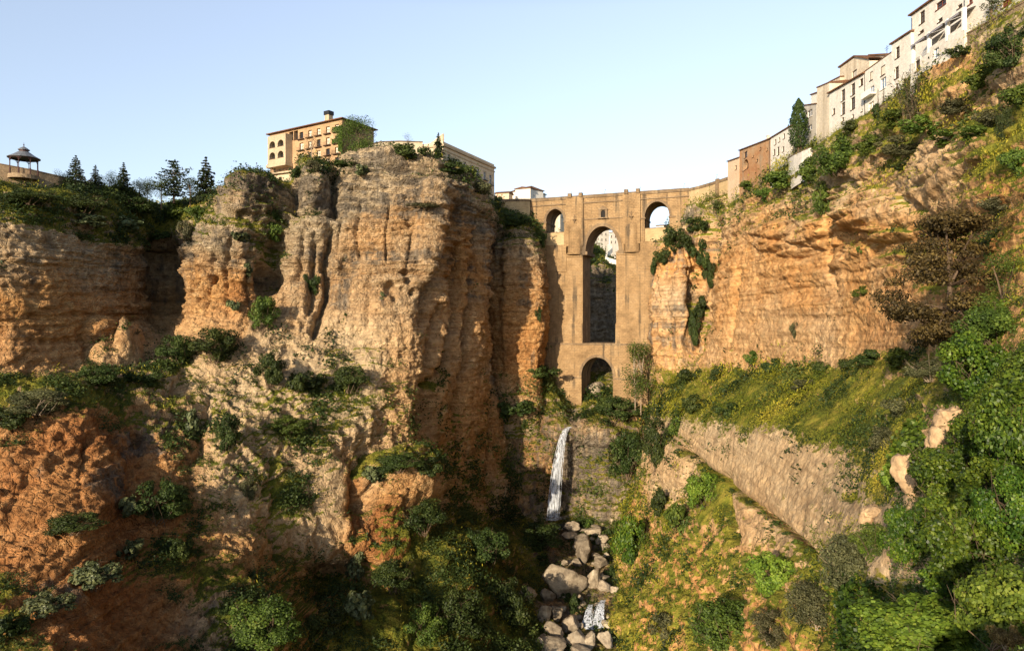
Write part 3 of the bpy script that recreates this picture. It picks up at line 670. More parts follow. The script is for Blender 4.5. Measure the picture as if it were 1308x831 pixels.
def frame_of(A, B):
    """root transform of a wall A->B (viewer in front), local x along it, y inward"""
    d = Vector((B[0]-A[0], B[1]-A[1])); return math.atan2(d.y, d.x), d.length
def px_on_wall(A, B, px, py):
    """(distance along A->B, world z) where the photo's ray meets the upright wall"""
    dx, dy = B[0]-A[0], B[1]-A[1]; L = math.hypot(dx, dy)
    k = (px-CX)/FPX
    # A + t*d = (k*Y, Y)
    t = (k*A[1]-A[0])/(dx-k*dy)
    Y = A[1]+t*dy
    return t*L, (CY-py)/FPX*Y

# ------------------------------------------------------------------ the bridge
BL = W(690, 258, 305); BR = W(870, 246, 283)
def bu(px): return px_on_wall(BL, BR, px, 300)[0]
BZ0 = -42.0
def bz(px, py): return px_on_wall(BL, BR, px, py)[1]-BZ0
b_rz, b_len = frame_of(BL, BR)
bridge = tag(empty("stone_bridge", (BL.x, BL.y, BZ0), b_rz), "tall tawny stone bridge spanning the gorge with one high central arch", "bridge")
TH = 13.0                                   # depth of the bridge
DECK = 55.4-BZ0
def arch_wall(mb, u0, u1, zb, zt, uc, a, zs, b, y0, y1, n=28, bottom=False):
    """wall u0..u1 x zb..zt with an opening of half width a, springing zs, rise b"""
    mb.box(u0, uc-a, y0, y1, zb, zt); mb.box(uc+a, u1, y0, y1, zb, zt)
    pts = [(uc-a*math.cos(math.pi*i/n), zs+b*math.sin(math.pi*i/n)) for i in range(n+1)]
    for (ua, za), (ub, zb2) in zip(pts[:-1], pts[1:]):
        mb.quad((ua, y0, za), (ub, y0, zb2), (ub, y0, zt), (ua, y0, zt))
        mb.quad((ub, y1, zb2), (ua, y1, za), (ua, y1, zt), (ub, y1, zt))
        mb.quad((ua, y0, za), (ua, y1, za), (ub, y1, zb2), (ub, y0, zb2))
        mb.quad((ua, y0, zt), (ub, y0, zt), (ub, y1, zt), (ua, y1, zt))
def arch_ring(mb, uc, a, zs, b, w, y0, y1, n=28):
    pts = []
    for i in range(n+1):
        t = math.pi*i/n
        pts.append(((uc-a*math.cos(t), zs+b*math.sin(t)), (uc-(a+w)*math.cos(t), zs+(b+w)*math.sin(t))))
    for (i0, o0), (i1, o1) in zip(pts[:-1], pts[1:]):
        mb.quad((i0[0], y0, i0[1]), (i1[0], y0, i1[1]), (o1[0], y0, o1[1]), (o0[0], y0, o0[1]))
        mb.quad((o0[0], y0, o0[1]), (o1[0], y0, o1[1]), (o1[0], y1, o1[1]), (o0[0], y1, o0[1]))
        mb.quad((i0[0], y0, i0[1]), (i0[0], y1, i0[1]), (i1[0], y1, i1[1]), (i1[0], y0, i1[1]))

z_led = bz(768, 438); z_imp = bz(768, 322)
uLa, uLb = bu(694), bu(744.5); uRa, uRb = bu(787), bu(845)
# piers, slightly battered
for (u0, u1) in ((uLa, uLb), (uRa, uRb)):
    mb = MB()
    mb.box(u0, u1, 0.0, TH, z_led-1.0, z_imp)
    zc = bz(720, 413)
    mb.box(u0-0.2, u1+0.003, -0.45, -0.003, z_led-1.0, zc)          # plinth course
    mb.box(u0+0.3, u1-0.2, -0.35, 0.5, z_imp-1.6, z_imp-0.9)         # band under the impost
    mb.build("pier", M_BRIDGE, bridge)
# lower stage with its arch
mb = MB()
uc = (bu(744)+bu(784))/2; a = (bu(784)-bu(744))/2
arch_wall(mb, bu(690), bu(838), 0.0, z_led, uc, a, bz(764, 480), bz(764, 456)-bz(764, 480), -1.6, TH+1.0)
mb.build("lower_arch", M_BRIDGE, bridge)
mb = MB(); arch_ring(mb, uc, a, bz(764, 480), bz(764, 456)-bz(764, 480), 1.1, -1.85, -1.55)
mb.box(bu(690), uc-a, -2.0, -1.603, bz(764, 482)-0.5, bz(764, 482)+0.25); mb.box(uc+a, bu(838), -2.0, -1.603, bz(764, 482)-0.5, bz(764, 482)+0.25)
mb.box(bu(690), bu(838), -1.95, -1.603, z_led-0.8, z_led-0.1)
mb.build("lower_arch_ring", M_TRIM, bridge)
# central arch wall
uc = (bu(748)+bu(790.5))/2; a = (bu(790.5)-bu(748))/2
zs = bz(768, 321); b_r = bz(768, 289)-zs
mb = MB(); arch_wall(mb, bu(744), bu(797), z_imp, DECK, uc, a, zs, b_r, 0.0, TH, 40)
mb.build("central_arch", M_BRIDGE, bridge)
mb = MB(); arch_ring(mb, uc, a, zs, b_r, 1.5, -0.28, 0.05, 40); mb.build("central_arch_ring", M_TRIM, bridge)
mb = MB()
mb.box(bu(744)-0.6, uc-a+0.9, -0.55, TH+0.3, z_imp-0.9, z_imp+0.5); mb.build("impost", M_TRIM, bridge); mb = MB(); mb.box(uc+a-0.5, bu(797), -0.55, TH+0.3, z_imp-0.9, z_imp+0.5)
mb.build("impost", M_TRIM, bridge)
# pilasters with half-round lower towers
for pa, pb, ptop, pc in ((723.5, 745.5, 286.5, 281), (796, 818, 282.5, 277)):
    u0, u1 = bu(pa), bu(pb); um = (u0+u1)/2; r = (u1-u0)/2*0.94
    mb = MB(); mb.box(u0, u1, -0.75, TH+0.75, z_imp+3.0, DECK+0.5); mb.build("pilaster", M_BRIDGE, bridge)
    ztop = bz(um and (pa+pb)/2, ptop)
    mb = MB()
    prof = [(r*1.08, z_imp-0.6), (r*1.08, z_imp+0.2), (r, z_imp+0.3), (r, ztop-r*0.75)]
    prof += [(r*math.cos(t), ztop-r*0.75+r*0.75*math.sin(t)) for t in (0.3, 0.6, 0.9, 1.15, 1.35, 1.56)]
    mb.lathe(prof, (um, 1.6, 0), 26, math.pi, 2*math.pi)
    mb.build("half_round_buttress", M_BRIDGE, bridge)
    zc = bz((pa+pb)/2, pc); mb = MB()
    mb.lathe([(0.05, -1.6), (0.5, -0.5), (0.95, 0.0), (0.95, 0.25), (0.5, 0.3), (0.25, 0.4)], (um, -0.9, zc), 12)
    mb.box(um-0.12, um+0.12, -1.15, -0.85, zc+0.3, zc+2.2); mb.box(um-0.55, um+0.55, -1.12, -0.88, zc+1.3, zc+1.55)
    mb.build("corbel", M_TRIM, bridge)
# side arches
for pe0, pe1, pa, pb, ps, pk, po, pf in ((676, 723.4, 697.5, 720.5, 283, 267, 297, 313), (818.1, 880, 823.5, 855, 277, 257.5, 291, 307.5)):
    pm = (pa+pb)/2; uc = (bu(pa)+bu(pb))/2; a = (bu(pb)-bu(pa))/2
    zo = bz(pm, po); zf = bz(pm, pf); zs = bz(pm, ps); rise = bz(pm, pk)-zs
    mb = MB(); arch_wall(mb, bu(pe0), bu(pe1), zf, DECK, uc, a, zs, rise, 0.0, TH, 30)
    mb.box(bu(pe0), bu(pe1), -0.4, TH, z_imp-8.0, zf-0.003)
    mb.build("side_arch", M_BRIDGE, bridge)
    mb = MB(); arch_ring(mb, uc, a, zs, rise, 1.0, -0.22, 0.05)
    for (ux0, ux1) in ((bu(pe0), uc-a+0.35), (uc+a-0.35, min(bu(pe1), uc+a+2.6))):
        mb.box(ux0, ux1, -0.35, TH+0.2, zs-0.55, zs+0.1)
    mb.build("side_arch_ring", M_TRIM, bridge)
    mb = MB(); mb.box(uc-a+0.003, uc+a-0.003, 0.5, 1.4, zf, zo); mb.build("infill_wall", M_BRIDGE2, bridge)
    mb = MB(); mb.box(uc-a+0.003, uc+a-0.003, 0.35, 1.5, zo, zo+0.25); mb.build("infill_coping", M_TRIM, bridge)
# string course, parapet, blocks
mb = MB(); zsx = bz(770, 279)
mb.box(bu(745.6), bu(795.9), -0.35, -0.003, zsx-0.25, zsx+0.2)
mb.build("string_course", M_TRIM, bridge)
mb = MB()
mb.box(bu(676), bu(880), -0.45, -0.003, DECK-2.3, DECK-1.8)
mb.box(bu(676), bu(880), -0.40, 0.35, DECK, DECK+1.1); mb.box(bu(676), bu(880), TH-0.35, TH+0.4, DECK, DECK+1.1)
mb.box(bu(676), bu(880), -0.55, 0.5, DECK+1.1, DECK+1.35); mb.box(bu(676), bu(880), TH-0.5, TH+0.55, DECK+1.1, DECK+1.35)
mb.build("parapet", M_TRIM, bridge)
for p in (728, 742, 800, 815):
    u = bu(p); mb = MB(); mb.box(u-0.8, u+0.8, -1.2, 0.6, DECK+0.503, DECK+2.4); mb.build("parapet_block", M_TRIM, bridge)
mb = MB(); mb.box(bu(676), bu(880), 0.5, TH-0.5, DECK-0.3, DECK+0.02); mb.build("deck", simple_mat("road_stone", (0.18, 0.16, 0.14)), bridge)
# chamber window over the arch
zn0, zn1 = bz(771, 278), bz(771, 264); un = bu(770.5)
nic = MB()
nic.box(un-1.9, un-0.95, -0.55, -0.003, zn0, zn1-1.4); nic.box(un+0.95, un+1.9, -0.55, -0.003, zn0, zn1-1.4)
nic.box(un-2.2, un+2.2, -0.7, -0.003, zn1-1.4, zn1-1.0)
nic.poly([(un-2.2, -0.6, zn1-1.0), (un+2.2, -0.6, zn1-1.0), (un, -0.6, zn1+0.4)])
nic.poly([(un-2.2, -0.6, zn1-1.0), (un, -0.6, zn1+0.4), (un, -0.003, zn1+0.4), (un-2.2, -0.003, zn1-1.0)])
nic.poly([(un+2.2, -0.6, zn1-1.0), (un+2.2, -0.003, zn1-1.0), (un, -0.003, zn1+0.4), (un, -0.6, zn1+0.4)])
nic.box(un-2.3, un+2.3, -1.2, -0.003, zn0-0.45, zn0)
no = nic.build("chamber_window", M_TRIM, bridge)
mb = MB()
mb.quad((un-0.95, -0.06, zn0), (un+0.95, -0.06, zn0), (un+0.95, -0.06, zn1-2.4), (un-0.95, -0.06, zn1-2.4))
mb.poly([(un+0.95*math.cos(t), -0.06, zn1-2.4+0.95*math.sin(t)) for t in [math.pi*i/10 for i in range(11)]])
mb.build("window_opening", M_DARK, no)

# approach walls
def wall_run(name, pts, zb, zt, th, mat, label, cat, coping=None, sign=1):
    """upright wall along plan points, zt/zb lists"""
    root = empty(name, (pts[0][0], pts[0][1], min(zb)))
    o = root.location
    mb = MB(); cp = MB()
    P2 = [Vector((p[0]-o.x, p[1]-o.y)) for p in pts]
    nrm = []
    for i in range(len(P2)):
        d = P2[min(i+1, len(P2)-1)]-P2[max(i-1, 0)]; d.normalize()
        nrm.append(Vector((-d.y, d.x))*sign)          # inward
    for i in range(len(P2)-1):
        a, b = P2[i], P2[i+1]; c, d = b+nrm[i+1]*th, a+nrm[i]*th
        za, zb1 = zt[i]-o.z, zt[i+1]-o.z; ba, bb = zb[i]-o.z, zb[i+1]-o.z
        mb.quad((*a, ba), (*b, bb), (*b, zb1), (*a, za)); mb.quad((*c, bb), (*d, ba), (*d, za), (*c, zb1))
        mb.quad((*a, za), (*b, zb1), (*c, zb1), (*d, za))
        if coping:
            h, ov = coping
            a2, b2 = a-nrm[i]*ov, b-nrm[i+1]*ov; c2, d2 = b+nrm[i+1]*0.7, a+nrm[i]*0.7
            cp.quad((*a2, za+0.004), (*b2, zb1+0.004), (*b2, zb1+h), (*a2, za+h)); cp.quad((*a2, za+h), (*b2, zb1+h), (*c2, zb1+h), (*d2, za+h))
            cp.quad((*a2, za+0.004), (*d2, za+0.004), (*c2, zb1+0.004), (*b2, zb1+0.004)); cp.quad((*c2, zb1+0.004), (*d2, za+0.004), (*d2, za+h), (*c2, zb1+h))
    for i, flip in ((0, False), (len(P2)-1, True)):
        a = P2[i]; d = a+nrm[i]*th
        mb.quad((*a, zb[i]-o.z), (*d, zb[i]-o.z), (*d, zt[i]-o.z), (*a, zt[i]-o.z))
    mb.build("wall", mat, root)
    if coping: cp.build("coping", M_TRIM, root)
    tag(root, label, cat)
    return root
zt = 55.4
rp = [(873, 246), (882, 243.5), (893, 241), (905, 237.5), (917, 233.8), (930, 229.5), (943, 224.5), (957, 219)]
pts = []
for x, y in rp:
    D = FPX*zt/(CY-y); pts.append(((x-CX)/FPX*D, D))
wr = wall_run("approach_wall", pts, [36]*8, [zt]*8, 6.0, M_BRIDGE2, "pale curved wall carrying the road from bridge to orange house", "wall", (1.1, 0.3))
mb = MB(); o = wr.location
d = Vector((pts[5][0]-pts[4][0], pts[5][1]-pts[4][1])).normalized(); nn = Vector((-d.y, d.x)); c = Vector(pts[4])
q = [c-d*0.8-nn*0.7, c+d*0.8-nn*0.7, c+d*0.8+nn*0.2, c-d*0.8+nn*0.2]
mb.prism([(p.x-o.x, p.y-o.y) for p in q], 0.0, zt+1.6-o.z)
mb.build("wall_buttress", M_TRIM, wr)
pl = [W(640, 250, 306), W(660, 250, 305), W(677, 250, 305)]
wall_run("approach_wall", [(p.x, p.y) for p in pl], [34]*3, [zt]*3, 8.0, M_BRIDGE2, "short pale wall between the town hall cliff and the bridge", "wall", (1.1, 0.3))
# ------------------------------------------------------------------ building materials
M_PARADOR = masonry("warm_render", (0.30, 0.185, 0.10), (0.39, 0.25, 0.14), (0.45, 0.31, 0.18), 0.3, 0.6, stain=0.12, mortar=0.98, bump=0.2)
M_LOGGIA = masonry("pale_render", (0.33, 0.255, 0.17), (0.41, 0.325, 0.22), (0.47, 0.39, 0.275), 0.3, 0.6, stain=0.15, mortar=0.98, bump=0.2)
M_CREAM = masonry("cream_stone", (0.42, 0.34, 0.23), (0.52, 0.43, 0.30), (0.58, 0.49, 0.35), 0.4, 0.8, stain=0.12, mortar=0.96, bump=0.2)
M_WHITE = masonry("lime_whitewash", (0.51, 0.46, 0.39), (0.67, 0.63, 0.56), (0.74, 0.70, 0.63), 0.3, 0.6, stain=0.16, stain_col=(0.34, 0.28, 0.2), mortar=0.99, bump=0.25)
M_OLDWHITE = masonry("stained_whitewash", (0.40, 0.33, 0.24), (0.58, 0.50, 0.38), (0.72, 0.65, 0.52), 0.3, 0.6, stain=0.45, stain_col=(0.24, 0.18, 0.12), mortar=0.97, bump=0.3)
M_GREY_OR_SHADED = masonry("grey_or_shaded_render", (0.36, 0.33, 0.29), (0.46, 0.43, 0.38), (0.54, 0.50, 0.44), 0.3, 0.6, stain=0.2, mortar=0.98, bump=0.2)  # also stands in for shade on white houses behind the central arch
M_ORANGE = masonry("worn_orange_render", (0.32, 0.125, 0.05), (0.42, 0.235, 0.115), (0.46, 0.34, 0.21), 0.35, 0.7, stain=0.45, stain_col=(0.22, 0.17, 0.12), mortar=0.9, bump=0.4)
M_PINK = masonry("pink_render", (0.55, 0.38, 0.24), (0.66, 0.48, 0.32), (0.70, 0.54, 0.38), 0.3, 0.6, stain=0.1, mortar=0.98, bump=0.2)
M_RUBBLE = masonry("rubble_wall", (0.20, 0.14, 0.085), (0.33, 0.24, 0.15), (0.43, 0.33, 0.21), 0.28, 0.5, stain=0.4, mortar=0.6, bump=0.8)
M_TILE = masonry("clay_roof_tile", (0.13, 0.062, 0.032), (0.22, 0.11, 0.06), (0.32, 0.18, 0.10), 0.3, 0.25, stain=0.4, stain_col=(0.08, 0.07, 0.05), mortar=0.4, bump=0.9)
M_WOOD = simple_mat("dark_timber", (0.065, 0.036, 0.02), 0.7)
M_REDWOOD = simple_mat("red_brown_timber", (0.15, 0.04, 0.025), 0.6)
M_WPAINT = simple_mat("white_paint", (0.78, 0.75, 0.70), 0.6, 0.05)
def glass_mat(name, col, rough=0.15):
    m = simple_mat(name, col, rough, 0.3, 0.8); m.node_tree.nodes["Principled BSDF"].inputs["Specular IOR Level"].default_value = 0.6; return m
M_GLASS = glass_mat("window_glass", (0.022, 0.024, 0.028))
M_BLIND = simple_mat("pale_blind", (0.66, 0.58, 0.46), 0.8, 0.08)
M_BLUEGLASS = glass_mat("blue_window_glass", (0.10, 0.17, 0.26))

class House:
    def __init__(s, name, A, B, zb, depth, label, cat, group=None):
        s.A, s.B = A, B; s.rz, s.L = frame_of(A, B); s.zb = zb; s.depth = depth
        s.root = tag(empty(name, (A[0], A[1], zb), s.rz), label, cat, group); s.holes = []
    def at(s, px, py):
        t, z = px_on_wall(s.A, s.B, px, py); return t, z-s.zb
    def win(s, px, py, w, h, mat=None, frame=None, arch=False, bars=True, rec=0.32):
        """window centred at photo pixel, w/h in photo pixels"""
        x0, _ = s.at(px-w/2, py); x1, _ = s.at(px+w/2, py); _, z0 = s.at(px, py+h/2); _, z1 = s.at(px, py-h/2)
        s.holes.append((x0, x1, z0, z1, mat or M_GLASS, frame or M_WOOD, bars, rec, arch))
    def win_m(s, x0, x1, z0, z1, mat=None, frame=None, bars=True, rec=0.32, arch=False):
        s.holes.append((x0, x1, z0, z1, mat or M_GLASS, frame or M_WOOD, bars, rec, arch))
    def wall(s, mat, zA, zB=None, sill=True, mb=None, y=0.0):
        """zA/zB top heights above zb at the two ends of the facade"""
        zB = zA if zB is None else zB; L = s.L
        zmax = max(zA, zB); mb = MB()
        xs = sorted({0.0, L} | {h[0] for h in s.holes} | {h[1] for h in s.holes})
        hz = sorted({h[2] for h in s.holes} | {h[3] for h in s.holes})
        top = lambda x: zA+(zB-zA)*x/L
        for x0, x1 in zip(xs[:-1], xs[1:]):
            if x1-x0 < 1e-5: continue
            xm = (x0+x1)/2
            zs = [0.0]+[z for z in hz if z < min(top(x0), top(x1))-0.01]+[None]
            for z0, z1 in zip(zs[:-1], zs[1:]):
                za, zb2 = (z1, z1) if z1 is not None else (top(x0), top(x1))
                zm = (z0+(z1 if z1 is not None else min(za, zb2)))/2
                if any(h[0] < xm < h[1] and h[2] < zm < h[3] for h in s.holes): continue
                mb.quad((x0, y, z0), (x1, y, z0), (x1, y, zb2), (x0, y, za))
        for (x0, x1, z0, z1, _, _, _, rec, arch) in s.holes:
            r = y+rec
            mb.quad((x0, y, z0), (x0, y, z1), (x0, r, z1), (x0, r, z0)); mb.quad((x1, y, z1), (x1, y, z0), (x1, r, z0), (x1, r, z1))
            mb.quad((x0, y, z1), (x1, y, z1), (x1, r, z1), (x0, r, z1)); mb.quad((x1, y, z0), (x0, y, z0), (x0, r, z0), (x1, r, z0))
            if arch:
                a = (x1-x0)/2; xc = (x0+x1)/2; zs_ = z1-a
                P = [(xc+a*math.cos(math.pi*i/12), zs_+a*math.sin(math.pi*i/12)) for i in range(13)]
                for (xa, za), (xb, zb2) in zip(P[:-1], P[1:]):
                    mb.quad((xa, y+0.004, za), (xa, y+0.004, z1), (xb, y+0.004, z1), (xb, y+0.004, zb2))
                    mb.quad((xa, y+0.004, za), (xb, y+0.004, zb2), (xb, r, zb2), (xa, r, za))
        d = s.depth
        mb.quad((0, y, 0), (0, y, zA), (0, d, zA), (0, d, 0)); mb.quad((L, y, 0), (L, d, 0), (L, d, zB), (L, y, zB))
        mb.quad((0, d, 0), (0, d, zA), (L, d, zB), (L, d, 0)); mb.quad((0, y, zA), (L, y, zB), (L, d, zB), (0, d, zA))
        w = mb.build("wall", mat, s.root)
        for (x0, x1, z0, z1, gm, fm, bars, rec, arch) in s.holes:
            r = y+rec; t = min(0.09, (x1-x0)*0.10); f = MB()
            f.box(x0+.003, x0+t, r-0.1, r-.004, z0+.003, z1-.003); f.box(x1-t, x1-.003, r-0.1, r-.004, z0+.003, z1-.003)
            f.box(x0+t, x1-t, r-0.1, r-.004, z1-t, z1-.003); f.box(x0+t, x1-t, r-0.1, r-.004, z0+.003, z0+t)
            if bars:
                xm = (x0+x1)/2; f.box(xm-t*.4, xm+t*.4, r-0.09, r-.006, z0+t, z1-t)
                zm = z0+(z1-z0)*.62; f.box(x0+t, xm-t*.4, r-0.085, r-.008, zm-t*.3, zm+t*.3); f.box(xm+t*.4, x1-t, r-0.085, r-.008, zm-t*.3, zm+t*.3)
            if sill: f.box(x0-0.12, x1+0.12, y-0.16, y-.004, z0-0.14, z0-.004)
            wo = f.build("window", fm, s.root)
            g = MB(); g.quad((x0, r, z0), (x1, r, z0), (x1, r, z1), (x0, r, z1)); g.build("pane", gm, wo)
        return w
    def roof(s, zA, zB=None, over=0.55, th=0.28, rise=1.8, mat=None, depth=None, hip=False):
        zB = zA if zB is None else zB; L = s.L; d = (depth or s.depth)+over; mb = MB()
        x0, x1, y0 = -over, L+over, -over; ym = d/2
        zr = rise
        top = lambda x, z: (zA+(zB-zA)*x/L)+z
        e = over+0.0
        def P(x, y, z): return (x, y, top(x, z))
        xi0, xi1 = (x0+ym*0.8, x1-ym*0.8) if hip and (x1-x0) > ym*1.8 else (x0, x1)
        for k in (0, 1):
            o = 0.004+th*k
            A_, B_, C_, D_ = P(x0, y0, o), P(x1, y0, o), P(x1, d, o), P(x0, d, o)
            if k == 0: mb.quad(D_, C_, B_, A_)
            else:
                R0, R1 = P(xi0, ym, o+zr), P(xi1, ym, o+zr)
                mb.quad(A_, B_, R1, R0); mb.quad(C_, D_, R0, R1); mb.poly([D_, A_, R0]); mb.poly([B_, C_, R1])
                lo = [P(x0, y0, .004), P(x1, y0, .004), P(x1, d, .004), P(x0, d, .004)]; hi = [A_, B_, C_, D_]
                for i in range(4):
                    j = (i+1) % 4; mb.quad(lo[i], lo[j], hi[j], hi[i])
        return mb.build("roof", mat or M_TILE, s.root)
def PX(px, D): p = W(px, 0, D); return (p.x, p.y)
def zof(px, py, D): return (CY-py)/FPX*D

# ---- the clifftop hotel -----------------------------------------------------
A, B = PX(345, 260), PX(437, 240)
h = House("hotel_building", A, B, 44.0, 16.0, "warm brown hotel block with arched loggias on the cliff edge", "hotel")
tz = h.at(391, 161.5)[1]
for c in (385, 396, 407, 418.8, 430.2):
    x0 = h.at(c-2.4, 165)[0]; x1 = h.at(c+2.4, 165)[0]
    for (ya, yb) in ((164, 173), (178, 187.5), (192, 200.5), (205, 213)):
        z1 = h.at(407, ya)[1]; z0 = h.at(407, yb)[1]
        h.win_m(x0, x1, z0, z1, M_BLIND if (int(c*7+ya) % 3) else M_GLASS, M_WOOD, rec=0.55)
for c in (348.2,):
    x0 = h.at(c-0.9, 165)[0]; x1 = h.at(c+0.9, 165)[0]
    for (ya, yb) in ((179, 186), (192, 198), (203, 209)):
        h.win_m(x0, x1, h.at(c, yb)[1], h.at(c, ya)[1], bars=False, rec=0.5)
ztop = h.at(345, 172.5)[1]
for c in (354.5, 363, 372, 378):
    h.win_m(h.at(c-2.6, 165)[0], h.at(c+2.6, 165)[0], h.at(c, 182.0-(c-354)*.14)[1], ztop-0.5, M_DARK, bars=False, rec=1.2)
h.wall(M_PARADOR, ztop)
h.roof(ztop, over=1.1, th=0.35, rise=1.6, hip=True)
for c in (385, 396, 407, 418.8, 430.2):                      # balconies under each window row
    x0 = h.at(c-4.2, 165)[0]; x1 = h.at(c+4.2, 165)[0]
    for yb in (173.2, 187.7, 200.7):
        z = h.at(407, yb)[1]; mb = MB(); mb.box(x0, x1, -0.9, -.165, z-0.30, z-0.02); bs = mb.build("balcony", M_WOOD, h.root)
        mb = MB(); mb.box(x0, x1, -0.88, -0.84, z+0.9, z+0.96)
        for i in range(9): x = x0+(x1-x0)*i/8; mb.box(x-.02, x+.02, -0.87, -0.85, z-.02, z+0.9)
        mb.build("balcony_railing", M_IRON, bs)
# loggia box
x0, x1 = h.at(350.8, 180)[0], h.at(373.6, 180)[0]
lg = House("loggia", (x0, -3.2), (x1, -3.2), 0, 3.19, None, None)
lg.root.parent = h.root; lg.root.location = (x0, -3.2, h.at(362, 211)[1]); lg.root.rotation_euler = (0, 0, 0)
bz0 = h.at(362, 211)[1]
for c in (356.6, 367.2):
    xa, xb = h.at(c-3.7, 180)[0]-x0, h.at(c+3.7, 180)[0]-x0
    for (ya, yb) in ((182, 190), (196, 204.3)):
        lg.win_m(xa, xb, h.at(362, yb)[1]-bz0, h.at(362, ya)[1]-bz0, M_DARK, bars=False, rec=1.6, arch=True)
lg.wall(M_LOGGIA, h.at(362, 175)[1]-bz0)
mb = MB()
mb.box(x0-.4, x1+.4, -3.6, -.004, bz0-1.2, bz0-.004); mb.build("loggia_base", M_LOGGIA, h.root)
mb = MB(); xc = h.at(404, 150)[0]; mb.box(xc-1.1, xc+1.1, 5, 7, ztop+0.5, ztop+5.0); ch = mb.build("chimney", M_LOGGIA, h.root)
mb = MB(); mb.box(xc-1.35, xc+1.35, 4.75, 7.25, ztop+5.004, ztop+6.4); mb.build("chimney_cap", M_IRON, ch)

# terrace below the hotel
A, B = PX(333, 253), PX(376, 246)
tr = House("terrace_block", A, B, 44.0, 10.0, "ochre terrace block with railing below the hotel loggias", "terrace")
tr.win(358, 228, 4, 4, M_DARK, bars=False)
tr.wall(M_CREAM, tr.at(345, 224)[1])
zt_ = tr.at(345, 224)[1]
mb = MB(); mb.box(-1.5, tr.L+0.3, -1.2, 10.5, zt_+.004, zt_+0.5); mb.build("terrace_slab", M_LOGGIA, tr.root)
mb = MB()
for z in (1.0, 1.5): mb.box(-1.4, tr.L, -1.12, -1.06, zt_+z, zt_+z+0.06); mb.box(-1.42, -1.36, -1.1, 10, zt_+z, zt_+z+.06)
n = 26
for i in range(n+1):
    x = -1.4+(tr.L+1.4)*i/n; mb.box(x-.03, x+.03, -1.12, -1.06, zt_+.5, zt_+1.55)
for i in range(10): mb.box(-1.42, -1.36, -1.1+i*1.1, -1.04+i*1.1, zt_+.5, zt_+1.55)
mb.tube((-1.2, -0.8, zt_+.5), (-1.2, -0.8, zt_+4.6), 0.07, 0.05); mb.lathe([(0.02, 0), (0.22, .1), (0.16, .5), (.02, .6)], (-1.2, -.8, zt_+4.6), 8)
mb.build("terrace_railing", M_IRON, tr.root)
TERR = (tr.root, zt_)

# ---- stone building right of it, above the promontory -----------------------
A, B = PX(566, 243), PX(631.5, 278)
h = House("stone_building", A, B, 44.0, 20.0, "cream stone town building with balcony windows above the promontory", "building")
zt_ = h.at(566, 183)[1]; zt2 = h.at(631, 218.5)[1]; zt_ = (zt_+zt2)/2
for c, ya, yb in ((573.5, 197, 203.5), (584, 203, 209), (594, 207, 218.5), (602.7, 211, 222), (611, 215, 226.5), (619.5, 219, 230), (626.7, 223, 236)):
    h.win(c, (ya+yb)/2, 3.4, yb-ya, M_GLASS, M_WPAINT, rec=0.4)
h.win(626.5, 244, 5, 9, M_DARK, bars=False, rec=2.0, arch=True)
h.wall(M_CREAM, zt_)
mb = MB()
mb.box(-0.5, h.L+0.5, -0.6, 20.5, zt_+.004, zt_+0.7); mb.box(-0.2, h.L+0.2, -0.25, -.004, zt_-1.5, zt_-1.1); mb.build("cornice", M_LOGGIA, h.root)
mb = MB(); mb.box(0, h.L, 0.05, .35, zt_+.704, zt_+1.7); mb.box(0, .3, .35, 19, zt_+.704, zt_+1.7); mb.build("roof_parapet", M_CREAM, h.root)
mb = MB()
for c, yb in ((594, 218.5), (602.7, 222), (611, 226.5), (619.5, 230), (626.7, 236)):
    x, z = h.at(c, yb); mb.box(x-1.6, x+1.6, -0.8, -.17, z-.25, z-.02)
    mb.box(x-1.6, x+1.6, -0.8, -0.76, z+.9, z+.96)
    for i in range(9): mb.box(x-1.6+i*.39, x-1.56+i*.39, -.79, -.77, z-.02, z+.9)
mb.build("balcony", M_IRON, h.root)
A, B = PX(520, 268), PX(565.5, 243.6)
h = House("stone_building", A, B, 46.0, 0.6, "low cream wing of the town building behind dark shrubs", "building")
h.wall(M_CREAM, h.at(565, 185)[1]-.2, h.at(540, 183)[1])

# long wall on top of the promontory
wp = [W(437, 196, 241), W(460, 188, 241), W(485, 182, 242), W(510, 180, 244), W(540, 180, 246)]
ytop = [194.5, 188, 182, 181, 182]
wall_run("rampart_wall", [(p.x, p.y) for p in wp], [46]*5, [zof(0, y, p.y) for y, p in zip(ytop, wp)], 1.2, M_CREAM, "low cream wall along the promontory rim beside the hotel", "wall", (0.35, 0.2))
# stone wall under the pavilion at far left
wp = [W(-150, 205, 185), W(-60, 210, 189), W(0, 212, 193), W(40, 218, 197), W(75, 226, 203), W(110, 232, 212), W(150, 240, 224)]
yt = [184, 197, 210, 217.5, 225.5, 234, 241]
wall_run("rampart_wall", [(p.x, p.y) for p in wp], [26]*7, [zof(0, y, p.y) for y, p in zip(yt, wp)], 1.5, M_RUBBLE, "brown rubble wall under the iron pavilion", "wall", (0.3, 0.12))

